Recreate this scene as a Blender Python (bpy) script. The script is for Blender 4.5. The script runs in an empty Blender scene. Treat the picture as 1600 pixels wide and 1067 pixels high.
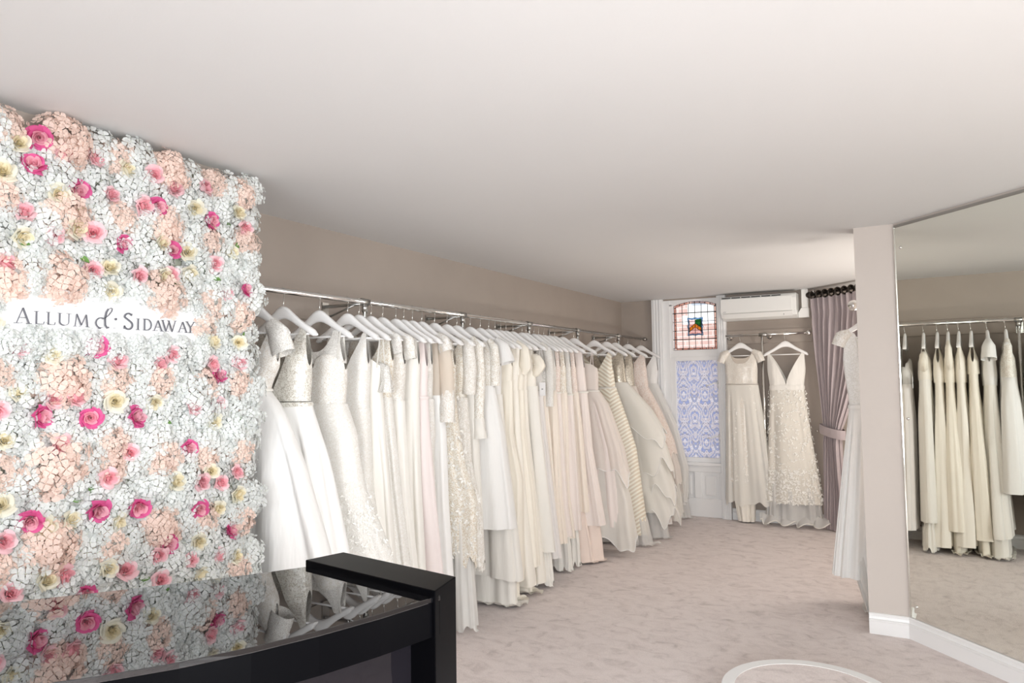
import bpy, math, random
from mathutils import Vector, Matrix
from math import sin, cos, pi, sqrt, radians

random.seed(11)
S = bpy.context.scene
COL = S.collection

# ------------------------------------------------------------------ camera, world, light, exposure
F_PX, PITCH, ROLL, YAW = 1122.0, 0.0548, -0.0148, 0.5086
fw = Vector((-sin(YAW) * cos(PITCH), cos(YAW) * cos(PITCH), sin(PITCH)))
r0 = Vector((cos(YAW), sin(YAW), 0.0))
u0 = r0.cross(fw)
rt = r0 * cos(ROLL) + u0 * sin(ROLL)
up = -r0 * sin(ROLL) + u0 * cos(ROLL)
cd = bpy.data.cameras.new('camera')
cd.sensor_width = 36.0
cd.lens = F_PX / 1600 * 36.0
cd.clip_start = 0.02
cam = bpy.data.objects.new('camera', cd)
COL.objects.link(cam)
M3 = Matrix((rt, up, -fw)).transposed()
cam.matrix_world = Matrix.Translation((0, 0, 1.5)) @ M3.to_4x4()
S.camera = cam

S.view_settings.view_transform = 'Standard'
S.view_settings.look = 'None'
S.view_settings.gamma = 1.0
S.view_settings.use_curve_mapping = False
S.view_settings.exposure = 0.0
try:
    S.cycles.transparent_max_bounces = 24
    S.cycles.max_bounces = 10
    S.cycles.diffuse_bounces = 6
except Exception:
    pass

W = bpy.data.worlds.new('daylight')
S.world = W
W.use_nodes = True
W.node_tree.nodes['Background'].inputs['Color'].default_value = (0.90, 0.95, 1.0, 1)
W.node_tree.nodes['Background'].inputs['Strength'].default_value = 2.2


def area_light(name, loc, direction, sx, sy, power, color, spread=180):
    d = bpy.data.lights.new(name, 'AREA')
    d.shape = 'RECTANGLE'
    d.size, d.size_y = sx, sy
    d.energy = power
    d.color = color
    d.spread = radians(spread)
    o = bpy.data.objects.new(name, d)
    COL.objects.link(o)
    o.location = loc
    o.rotation_euler = Vector(direction).to_track_quat('-Z', 'Y').to_euler()
    return o


area_light('shopfront_daylight', (0.40, -2.9, 1.25), (-0.18, 1, -0.10), 2.4, 1.7, 72, (0.93, 0.97, 1.0), 105)
area_light('side_window_daylight', (1.60, 0.6, 1.15), (-1, 0.25, -0.22), 3.0, 1.5, 112, (0.93, 0.97, 1.0), 115)  # added fill from the right; the side wall has no window
area_light('standing_uplighter', (1.38, 1.9, 0.55), (0, 0, 1), 0.4, 0.4, 24, (1.0, 0.97, 0.93))  # added unseen fill that lifts the right-hand ceiling
area_light('ceiling_panel_lamp', (0.70, 0.35, 2.34), (0, 0, -1), 0.8, 0.8, 24, (1.0, 0.97, 0.93))  # added out-of-frame fill to brighten the near carpet
area_light('fitting_room_lamp', (0.40, 6.2, 2.33), (-0.6, 0.1, -1), 0.9, 2.0, 42, (1.0, 0.95, 0.88))  # added fill hidden behind the partition, brightens the far end
area_light('fitting_room_uplighter', (0.70, 6.0, 0.45), (-0.1, 0.1, 1), 0.5, 1.2, 52, (1.0, 0.95, 0.88))  # added upward fill behind the partition for the far ceiling

# ------------------------------------------------------------------ measures of the room
H = 2.39
XL, YF = -2.93, 7.87
RX, RZ = -2.636, 1.948
XR = 1.0
CX, CY = -0.07, 4.76
MD = Vector((0.686, -0.7276, 0.0))          # along the diagonal mirror wall
MN = Vector((-0.7276, -0.686, 0.0))         # its normal, into the room
MLEN = 2.55
ME = Vector((CX, CY, 0)) + MD * MLEN
XRF = ME.x


# ------------------------------------------------------------------ materials
def new_mat(name):
    m = bpy.data.materials.new(name)
    m.use_nodes = True
    nt = m.node_tree
    return m, nt, nt.nodes['Principled BSDF'], nt.nodes['Material Output']


def col4(c):
    return (c[0], c[1], c[2], 1.0)


def plain(name, c, rough=0.5, metal=0.0, spec=0.5, coat=0.0, sheen=0.0, sss=0.0):
    m, nt, b, o = new_mat(name)
    b.inputs['Base Color'].default_value = col4(c)
    b.inputs['Roughness'].default_value = rough
    b.inputs['Metallic'].default_value = metal
    b.inputs['Specular IOR Level'].default_value = spec
    b.inputs['Coat Weight'].default_value = coat
    b.inputs['Sheen Weight'].default_value = sheen
    return m


def N(nt, kind, **kw):
    n = nt.nodes.new(kind)
    for k, v in kw.items():
        if k in n.inputs:
            n.inputs[k].default_value = v
        else:
            setattr(n, k, v)
    return n


def ramp(nt, stops, interp='LINEAR'):
    n = nt.nodes.new('ShaderNodeValToRGB')
    e = n.color_ramp.elements
    while len(e) < len(stops):
        e.new(0.5)
    for k, (p, c) in enumerate(stops):
        e[k].position = p
        e[k].color = col4(c)
    n.color_ramp.interpolation = interp
    return n


def math_node(nt, op, a, b=None):
    n = nt.nodes.new('ShaderNodeMath')
    n.operation = op
    for i, v in enumerate((a, b)):
        if v is None:
            continue
        if isinstance(v, (int, float)):
            n.inputs[i].default_value = v
        else:
            nt.links.new(v, n.inputs[i])
    return n.outputs[0]


def paint(name, c, var=0.04, scale=2.2, rough=0.75, bump=0.05):
    """painted plaster: a faint uneven tone and a fine roller texture"""
    m, nt, b, o = new_mat(name)
    tc = N(nt, 'ShaderNodeTexCoord')
    n = N(nt, 'ShaderNodeTexNoise', Scale=scale, Detail=3.0)
    nt.links.new(tc.outputs['Object'], n.inputs['Vector'])
    r = ramp(nt, [(0.3, [x * (1 - var) for x in c]), (0.7, [min(1, x * (1 + var)) for x in c])])
    nt.links.new(n.outputs['Fac'], r.inputs['Fac'])
    nt.links.new(r.outputs['Color'], b.inputs['Base Color'])
    b.inputs['Roughness'].default_value = rough
    n2 = N(nt, 'ShaderNodeTexNoise', Scale=160.0, Detail=2.0)
    nt.links.new(tc.outputs['Object'], n2.inputs['Vector'])
    bp = N(nt, 'ShaderNodeBump', Strength=bump, Distance=0.004)
    nt.links.new(n2.outputs['Fac'], bp.inputs['Height'])
    nt.links.new(bp.outputs['Normal'], b.inputs['Normal'])
    return m


def carpet_mat():
    m, nt, b, o = new_mat('carpet_pile')
    tc = N(nt, 'ShaderNodeTexCoord')
    mp = N(nt, 'ShaderNodeMapping')
    mp.inputs['Scale'].default_value = (3.4, 4.6, 1)
    mp.inputs['Rotation'].default_value = (0, 0, 0.5)
    nt.links.new(tc.outputs['Object'], mp.inputs['Vector'])
    n = N(nt, 'ShaderNodeTexNoise', Scale=2.7, Detail=8.0, Roughness=0.62, Distortion=0.9)
    nt.links.new(mp.outputs['Vector'], n.inputs['Vector'])
    r = ramp(nt, [(0.30, (0.53, 0.458, 0.44)), (0.43, (0.67, 0.59, 0.57)), (0.55, (0.735, 0.655, 0.634)), (0.74, (0.76, 0.68, 0.66))])
    nt.links.new(n.outputs['Fac'], r.inputs['Fac'])
    n2 = N(nt, 'ShaderNodeTexNoise', Scale=140.0, Detail=3.0)
    nt.links.new(tc.outputs['Object'], n2.inputs['Vector'])
    mx = N(nt, 'ShaderNodeMixRGB', blend_type='MULTIPLY')
    mx.inputs['Fac'].default_value = 0.35
    r2 = ramp(nt, [(0.3, (0.72, 0.72, 0.72)), (0.7, (1.12, 1.12, 1.12))])
    nt.links.new(n2.outputs['Fac'], r2.inputs['Fac'])
    nt.links.new(r.outputs['Color'], mx.inputs['Color1'])
    nt.links.new(r2.outputs['Color'], mx.inputs['Color2'])
    nt.links.new(mx.outputs['Color'], b.inputs['Base Color'])
    b.inputs['Roughness'].default_value = 0.95
    b.inputs['Specular IOR Level'].default_value = 0.1
    b.inputs['Sheen Weight'].default_value = 0.25
    bp = N(nt, 'ShaderNodeBump', Strength=0.5, Distance=0.006)
    nt.links.new(n2.outputs['Fac'], bp.inputs['Height'])
    nt.links.new(bp.outputs['Normal'], b.inputs['Normal'])
    return m


def cloth(name, c, rough=0.55, sheen=0.2, weave=700.0, bump=0.08, crease=0.25, transl=0.0):
    m, nt, b, o = new_mat(name)
    b.inputs['Base Color'].default_value = col4(c)
    b.inputs['Roughness'].default_value = rough
    b.inputs['Sheen Weight'].default_value = sheen
    b.inputs['Specular IOR Level'].default_value = 0.22
    tc = N(nt, 'ShaderNodeTexCoord')
    mp = N(nt, 'ShaderNodeMapping')
    mp.inputs['Scale'].default_value = (9, 9, 1.6)
    nt.links.new(tc.outputs['Object'], mp.inputs['Vector'])
    n = N(nt, 'ShaderNodeTexNoise', Scale=1.2, Detail=3.0)
    nt.links.new(mp.outputs['Vector'], n.inputs['Vector'])
    bp = N(nt, 'ShaderNodeBump', Strength=crease, Distance=0.03)
    nt.links.new(n.outputs['Fac'], bp.inputs['Height'])
    n2 = N(nt, 'ShaderNodeTexNoise', Scale=weave, Detail=1.0)
    nt.links.new(tc.outputs['Object'], n2.inputs['Vector'])
    bp2 = N(nt, 'ShaderNodeBump', Strength=bump, Distance=0.001)
    nt.links.new(n2.outputs['Fac'], bp2.inputs['Height'])
    nt.links.new(bp.outputs['Normal'], bp2.inputs['Normal'])
    nt.links.new(bp2.outputs['Normal'], b.inputs['Normal'])
    if transl:
        tr = N(nt, 'ShaderNodeBsdfTranslucent')
        tr.inputs['Color'].default_value = col4(c)
        mx = N(nt, 'ShaderNodeMixShader')
        mx.inputs['Fac'].default_value = transl
        nt.links.new(b.outputs['BSDF'], mx.inputs[1])
        nt.links.new(tr.outputs['BSDF'], mx.inputs[2])
        nt.links.new(mx.outputs['Shader'], o.inputs['Surface'])
    return m


def lace(name, ground, thread, scale=60.0, hole=0.0, sparkle=0.0, cover=0.5):
    """lace or beading: a curling cord pattern in thread colour over a ground; hole > 0 opens the ground"""
    m, nt, b, o = new_mat(name)
    tc = N(nt, 'ShaderNodeTexCoord')
    nz = N(nt, 'ShaderNodeTexNoise', Scale=scale * 0.35, Detail=2.0)
    nt.links.new(tc.outputs['Object'], nz.inputs['Vector'])
    mixv = N(nt, 'ShaderNodeMixRGB')
    mixv.inputs['Fac'].default_value = 0.05
    nt.links.new(tc.outputs['Object'], mixv.inputs['Color1'])
    nt.links.new(nz.outputs['Color'], mixv.inputs['Color2'])
    v = N(nt, 'ShaderNodeTexVoronoi', Scale=scale, feature='DISTANCE_TO_EDGE')
    nt.links.new(mixv.outputs['Color'], v.inputs['Vector'])
    v2 = N(nt, 'ShaderNodeTexVoronoi', Scale=scale * 0.42, feature='F1')
    nt.links.new(mixv.outputs['Color'], v2.inputs['Vector'])
    a = math_node(nt, 'LESS_THAN', v.outputs['Distance'], 0.13)
    c = math_node(nt, 'LESS_THAN', v2.outputs['Distance'], cover * 0.62)
    pat = math_node(nt, 'MAXIMUM', a, c)
    mx = N(nt, 'ShaderNodeMixRGB')
    mx.inputs['Color1'].default_value = col4(ground)
    mx.inputs['Color2'].default_value = col4(thread)
    nt.links.new(pat, mx.inputs['Fac'])
    nt.links.new(mx.outputs['Color'], b.inputs['Base Color'])
    b.inputs['Roughness'].default_value = 0.5 if not sparkle else 0.28
    b.inputs['Sheen Weight'].default_value = 0.15
    if sparkle:
        v3 = N(nt, 'ShaderNodeTexVoronoi', Scale=scale * 4.0, feature='F1')
        nt.links.new(tc.outputs['Object'], v3.inputs['Vector'])
        sp = N(nt, 'ShaderNodeSeparateColor')
        nt.links.new(v3.outputs['Color'], sp.inputs['Color'])
        g = math_node(nt, 'GREATER_THAN', sp.outputs[0], 1.0 - sparkle)
        nt.links.new(g, b.inputs['Metallic'])
    bp = N(nt, 'ShaderNodeBump', Strength=0.7, Distance=0.003)
    nt.links.new(pat, bp.inputs['Height'])
    nt.links.new(bp.outputs['Normal'], b.inputs['Normal'])
    if hole:
        tp = N(nt, 'ShaderNodeBsdfTransparent')
        f = math_node(nt, 'MULTIPLY', math_node(nt, 'SUBTRACT', 1.0, pat), hole)
        ms = N(nt, 'ShaderNodeMixShader')
        nt.links.new(f, ms.inputs['Fac'])
        nt.links.new(b.outputs['BSDF'], ms.inputs[1])
        nt.links.new(tp.outputs['BSDF'], ms.inputs[2])
        nt.links.new(ms.outputs['Shader'], o.inputs['Surface'])
    return m


def tulle(name, c, clear=0.35):
    m, nt, b, o = new_mat(name)
    d = N(nt, 'ShaderNodeBsdfDiffuse')
    d.inputs['Color'].default_value = col4(c)
    t = N(nt, 'ShaderNodeBsdfTranslucent')
    t.inputs['Color'].default_value = col4(c)
    m1 = N(nt, 'ShaderNodeMixShader')
    m1.inputs['Fac'].default_value = 0.22
    nt.links.new(d.outputs[0], m1.inputs[1])
    nt.links.new(t.outputs[0], m1.inputs[2])
    tp = N(nt, 'ShaderNodeBsdfTransparent')
    m2 = N(nt, 'ShaderNodeMixShader')
    m2.inputs['Fac'].default_value = clear
    nt.links.new(m1.outputs[0], m2.inputs[1])
    nt.links.new(tp.outputs[0], m2.inputs[2])
    nt.links.new(m2.outputs[0], o.inputs['Surface'])
    return m


def chevron_mat():
    m, nt, b, o = new_mat('chevron_ribbon')
    tc = N(nt, 'ShaderNodeTexCoord')
    sx = N(nt, 'ShaderNodeSeparateXYZ')
    nt.links.new(tc.outputs['Object'], sx.inputs[0])
    ax = math_node(nt, 'ABSOLUTE', math_node(nt, 'ADD', sx.outputs['X'], -0.17))
    w = math_node(nt, 'ADD', math_node(nt, 'MULTIPLY', sx.outputs['Z'], 170.0), math_node(nt, 'MULTIPLY', ax, -120.0))
    s = math_node(nt, 'SINE', w)
    mr = N(nt, 'ShaderNodeMapRange')
    mr.inputs['From Min'].default_value = -0.35
    mr.inputs['From Max'].default_value = 0.35
    nt.links.new(s, mr.inputs['Value'])
    mx = N(nt, 'ShaderNodeMixRGB')
    mx.inputs['Color1'].default_value = (0.70, 0.62, 0.50, 1)
    mx.inputs['Color2'].default_value = (0.88, 0.85, 0.74, 1)
    nt.links.new(mr.outputs[0], mx.inputs['Fac'])
    nt.links.new(mx.outputs['Color'], b.inputs['Base Color'])
    b.inputs['Roughness'].default_value = 0.4
    bp = N(nt, 'ShaderNodeBump', Strength=0.5, Distance=0.006)
    nt.links.new(mr.outputs[0], bp.inputs['Height'])
    nt.links.new(bp.outputs['Normal'], b.inputs['Normal'])
    return m


def film_mat():
    """patterned privacy film: mirrored ogee damask in white, lavender grey and blue; lets daylight glow through"""
    m, nt, b, o = new_mat('damask_film')
    tc = N(nt, 'ShaderNodeTexCoord')
    sx = N(nt, 'ShaderNodeSeparateXYZ')
    nt.links.new(tc.outputs['Object'], sx.inputs[0])
    X = math_node(nt, 'MULTIPLY', sx.outputs['X'], 2 * pi / 0.235)
    Z = math_node(nt, 'MULTIPLY', sx.outputs['Z'], 2 * pi / 0.52)
    cx_ = math_node(nt, 'COSINE', X)
    cz_ = math_node(nt, 'COSINE', Z)
    c2x = math_node(nt, 'COSINE', math_node(nt, 'MULTIPLY', X, 2.0))
    c3z = math_node(nt, 'COSINE', math_node(nt, 'MULTIPLY', Z, 3.0))
    s2z = math_node(nt, 'SINE', math_node(nt, 'MULTIPLY', Z, 2.0))
    base = math_node(nt, 'ADD', cx_, cz_)
    det = math_node(nt, 'MULTIPLY', math_node(nt, 'MULTIPLY', c2x, c3z), 0.35)
    det2 = math_node(nt, 'MULTIPLY', math_node(nt, 'MULTIPLY', cx_, s2z), 0.45)
    g = math_node(nt, 'ADD', math_node(nt, 'ADD', base, det), det2)
    wv = math_node(nt, 'SINE', math_node(nt, 'MULTIPLY', g, 7.0))
    fine = math_node(nt, 'MULTIPLY', math_node(nt, 'COSINE', math_node(nt, 'MULTIPLY', X, 5.0)), math_node(nt, 'COSINE', math_node(nt, 'ADD', math_node(nt, 'MULTIPLY', Z, 9.0), math_node(nt, 'MULTIPLY', base, 3.0))))
    t = math_node(nt, 'ADD', math_node(nt, 'MULTIPLY', wv, 0.26), math_node(nt, 'MULTIPLY', fine, 0.24))
    t = math_node(nt, 'ADD', t, 0.5)
    r = ramp(nt, [(0.03, (0.46, 0.56, 0.82)), (0.22, (0.58, 0.67, 0.88)), (0.36, (0.55, 0.56, 0.62)), (0.50, (0.72, 0.78, 0.88)), (0.64, (0.96, 0.96, 0.97)), (0.80, (0.62, 0.63, 0.69)), (0.95, (0.90, 0.91, 0.94))])
    nt.links.new(t, r.inputs['Fac'])
    tl = N(nt, 'ShaderNodeBsdfTranslucent')
    nt.links.new(r.outputs['Color'], tl.inputs['Color'])
    df = N(nt, 'ShaderNodeBsdfDiffuse')
    nt.links.new(r.outputs['Color'], df.inputs['Color'])
    ms = N(nt, 'ShaderNodeMixShader')
    ms.inputs['Fac'].default_value = 0.72
    nt.links.new(df.outputs[0], ms.inputs[1])
    nt.links.new(tl.outputs[0], ms.inputs[2])
    nt.links.new(ms.outputs[0], o.inputs['Surface'])
    return m


def glass_mat(name, c, gloss=0.05):
    m, nt, b, o = new_mat(name)
    tp = N(nt, 'ShaderNodeBsdfTransparent')
    tp.inputs['Color'].default_value = col4(c)
    gl = N(nt, 'ShaderNodeBsdfGlossy')
    gl.inputs['Roughness'].default_value = 0.05
    ms = N(nt, 'ShaderNodeMixShader')
    ms.inputs['Fac'].default_value = gloss
    nt.links.new(tp.outputs[0], ms.inputs[1])
    nt.links.new(gl.outputs[0], ms.inputs[2])
    nt.links.new(ms.outputs[0], o.inputs['Surface'])
    return m


def brick_mat():
    m, nt, b, o = new_mat('outside_brickwork')
    tc = N(nt, 'ShaderNodeTexCoord')
    mp = N(nt, 'ShaderNodeMapping')
    mp.inputs['Rotation'].default_value = (pi / 2, 0, 0)
    nt.links.new(tc.outputs['Object'], mp.inputs['Vector'])
    br = N(nt, 'ShaderNodeTexBrick', Scale=1.0)
    br.inputs['Brick Width'].default_value = 0.22
    br.inputs['Row Height'].default_value = 0.075
    br.inputs['Mortar Size'].default_value = 0.009
    br.inputs['Color1'].default_value = (0.62, 0.40, 0.35, 1)
    br.inputs['Color2'].default_value = (0.68, 0.46, 0.40, 1)
    br.inputs['Mortar'].default_value = (0.74, 0.62, 0.57, 1)
    nt.links.new(mp.outputs['Vector'], br.inputs['Vector'])
    nt.links.new(br.outputs['Color'], b.inputs['Base Color'])
    b.inputs['Roughness'].default_value = 0.9
    return m


def petal_mat(name, c, var=0.06, transl=0.36):
    m, nt, b, o = new_mat(name)
    oi = N(nt, 'ShaderNodeObjectInfo')
    r = ramp(nt, [(0.0, [x * (1 - var) for x in c]), (1.0, [min(1, x * (1 + var)) for x in c])])
    nt.links.new(oi.outputs['Random'], r.inputs['Fac'])
    nt.links.new(r.outputs['Color'], b.inputs['Base Color'])
    b.inputs['Roughness'].default_value = 0.7
    b.inputs['Specular IOR Level'].default_value = 0.2
    tr = N(nt, 'ShaderNodeBsdfTranslucent')
    nt.links.new(r.outputs['Color'], tr.inputs['Color'])
    ms = N(nt, 'ShaderNodeMixShader')
    ms.inputs['Fac'].default_value = transl
    nt.links.new(b.outputs[0], ms.inputs[1])
    nt.links.new(tr.outputs[0], ms.inputs[2])
    nt.links.new(ms.outputs[0], o.inputs['Surface'])
    return m


def wavy_gloss(name, c, bump=0.25, scale=9.0):
    m, nt, b, o = new_mat(name)
    b.inputs['Base Color'].default_value = col4(c)
    b.inputs['Roughness'].default_value = 0.03
    b.inputs['IOR'].default_value = 1.4
    tc = N(nt, 'ShaderNodeTexCoord')
    n = N(nt, 'ShaderNodeTexNoise', Scale=scale, Detail=1.0)
    nt.links.new(tc.outputs['Object'], n.inputs['Vector'])
    bp = N(nt, 'ShaderNodeBump', Strength=bump, Distance=0.01)
    nt.links.new(n.outputs['Fac'], bp.inputs['Height'])
    nt.links.new(bp.outputs['Normal'], b.inputs['Normal'])
    return m


TAUPE = (0.360, 0.308, 0.268)
M = {
    'taupe': paint('taupe_wall_paint', TAUPE),
    'stone': paint('pale_stone_wall_paint', (0.58, 0.525, 0.485), var=0.015),  # same taupe wall paint, its stronger light put into a lighter colour
    'ceiling': paint('ceiling_white_paint', (0.685, 0.682, 0.678), var=0.012, scale=0.8),
    'white_gloss': paint('white_gloss_paint', (0.84, 0.84, 0.84), var=0.01, rough=0.35, bump=0.01),
    'carpet': carpet_mat(),
    'carpet_top': None,
    'chrome': plain('polished_chrome', (0.78, 0.77, 0.75), 0.12, 1.0),
    'steel': plain('brushed_steel', (0.42, 0.41, 0.39), 0.3, 1.0),
    'wire': plain('hook_wire', (0.62, 0.61, 0.58), 0.2, 1.0),
    'hanger': plain('white_lacquered_wood', (0.88, 0.87, 0.86), 0.35),
    'mirror': plain('mirror_silver', (0.93, 0.945, 0.885), 0.0, 1.0),
    'black': plain('black_stained_wood', (0.0015, 0.0015, 0.002), 0.3, 0, 0.035),
    'black_glass': plain('black_glass', (0.006, 0.006, 0.007), 0.01, 0.0),
    'black_gloss': wavy_gloss('wavy_black_gloss', (0.008, 0.007, 0.009)),
    'plastic': plain('white_plastic', (0.80, 0.80, 0.78), 0.35),
    'dark': plain('dark_slot', (0.03, 0.03, 0.03), 0.6),
    'grey_print': plain('grey_print', (0.35, 0.35, 0.36), 0.6),
    'bronze': plain('dark_bronze_pole', (0.045, 0.036, 0.03), 0.25, 0.6),
    'curtain': cloth('mauve_curtain_cloth', (0.455, 0.39, 0.40), 0.6, 0.25, 500, 0.08, 0.1),
    'sign_white': plain('sign_white', (0.86, 0.86, 0.87), 0.4),
    'sign_letter': plain('brushed_grey_letter', (0.16, 0.165, 0.19), 0.35, 0.4),
    'lead': plain('lead_came', (0.035, 0.032, 0.03), 0.5, 0.3),
    'film': film_mat(),
    'clear_glass': glass_mat('clear_leaded_glass', (0.97, 0.97, 0.97)),
    'salmon_glass': glass_mat('salmon_glass', (0.74, 0.58, 0.53)),
    'green_glass': glass_mat('green_glass', (0.06, 0.30, 0.12)),
    'pink_glass': glass_mat('pale_pink_glass', (0.95, 0.80, 0.80)),
    'orange_glass': glass_mat('amber_glass', (0.85, 0.50, 0.10)),
    'blue_glass': glass_mat('pale_blue_glass', (0.38, 0.58, 0.80)),
    'brick': brick_mat(),
    'stone_band': plain('white_stone_band', (0.9, 0.89, 0.86), 0.8),
    'far_pane': plain('grey_far_pane', (0.42, 0.46, 0.52), 0.3),
    # cloths
    'satin': cloth('ivory_satin', (0.80, 0.775, 0.725), 0.55, 0.1, crease=0.45),
    'white_satin': cloth('white_satin', (0.815, 0.805, 0.785), 0.58, 0.1, crease=0.45),
    'cream': cloth('cream_crepe', (0.845, 0.805, 0.73), 0.5, 0.15),
    'deep_cream': cloth('deep_cream_satin', (0.84, 0.79, 0.695), 0.52, 0.1),
    'blush': cloth('blush_chiffon', (0.81, 0.735, 0.695), 0.6, 0.2),
    'champagne': cloth('champagne_chiffon', (0.82, 0.745, 0.66), 0.6, 0.2),
    'pale_pink': cloth('pale_pink_crepe', (0.79, 0.705, 0.685), 0.6, 0.3),
    'lilac': cloth('lilac_white_chiffon', (0.765, 0.735, 0.715), 0.6, 0.2),
    'pink_satin': cloth('pink_lining', (0.80, 0.68, 0.61), 0.5, 0.1),
    'lace_ivory': lace('ivory_lace', (0.70, 0.645, 0.565), (0.87, 0.85, 0.81), 120),
    'lace_fine': lace('fine_ivory_lace', (0.75, 0.71, 0.64), (0.87, 0.855, 0.82), 150),
    'lace_nude': lace('nude_lace', (0.68, 0.585, 0.455), (0.86, 0.83, 0.76), 100),
    'lace_sheer': lace('sheer_lace', (0.80, 0.75, 0.68), (0.87, 0.85, 0.81), 170, hole=0.35),
    'lace_gold': lace('gold_beige_lace', (0.77, 0.705, 0.615), (0.87, 0.83, 0.765), 110, sparkle=0.025),
    'lace_blush': lace('blush_lace', (0.76, 0.62, 0.54), (0.85, 0.76, 0.70), 80),
    'dots': lace('dotted_net', (0.71, 0.65, 0.555), (0.88, 0.86, 0.81), 95, cover=0.55),
    'bead': lace('silver_beading', (0.55, 0.51, 0.44), (0.80, 0.78, 0.72), 100, sparkle=0.10),
    'sequin': lace('pewter_sequins', (0.40, 0.35, 0.28), (0.66, 0.60, 0.50), 100, sparkle=0.35),
    'illusion': tulle('nude_illusion_net', (0.88, 0.79, 0.69), 0.25),
    'tulle': tulle('ivory_tulle', (0.90, 0.88, 0.83), 0.16),
    'tulle_white': tulle('white_tulle', (0.90, 0.89, 0.86), 0.2),
    'tulle_blush': tulle('blush_tulle', (0.88, 0.82, 0.77), 0.16),
    'tulle_grey': tulle('grey_white_tulle', (0.84, 0.83, 0.81), 0.30),
    'applique': cloth('white_applique', (0.89, 0.875, 0.835), 0.5, 0.1),
    'chevron': chevron_mat(),
    # flowers
    'petal_white': petal_mat('white_hydrangea_petal', (0.79, 0.81, 0.795)),
    'petal_peach': petal_mat('peach_hydrangea_petal', (0.87, 0.70, 0.62)),
    'floret_eye': plain('pale_green_floret_eye', (0.68, 0.74, 0.52), 0.7),
    'peach_eye': plain('peach_floret_eye', (0.80, 0.56, 0.44), 0.7),
    'rose_hot': petal_mat('hot_pink_rose_petal', (0.72, 0.13, 0.33)),
    'rose_mid': petal_mat('rose_pink_petal', (0.86, 0.48, 0.56)),
    'rose_pink': petal_mat('light_pink_rose_petal', (0.90, 0.64, 0.67)),
    'rose_core': petal_mat('salmon_pink_petal', (0.87, 0.47, 0.52)),
    'rose_cream': petal_mat('cream_rose_petal', (0.86, 0.835, 0.72)),
    'rose_butter': petal_mat('butter_rose_petal', (0.87, 0.80, 0.60)),
    'leaf': petal_mat('green_leaf', (0.13, 0.25, 0.07), 0.2, 0.15),
    'moss': plain('pale_moss_backing', (0.42, 0.44, 0.36), 0.9),
}
M['black_glass'].node_tree.nodes['Principled BSDF'].inputs['IOR'].default_value = 2.0
M['carpet_top'] = M['carpet']


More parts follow.
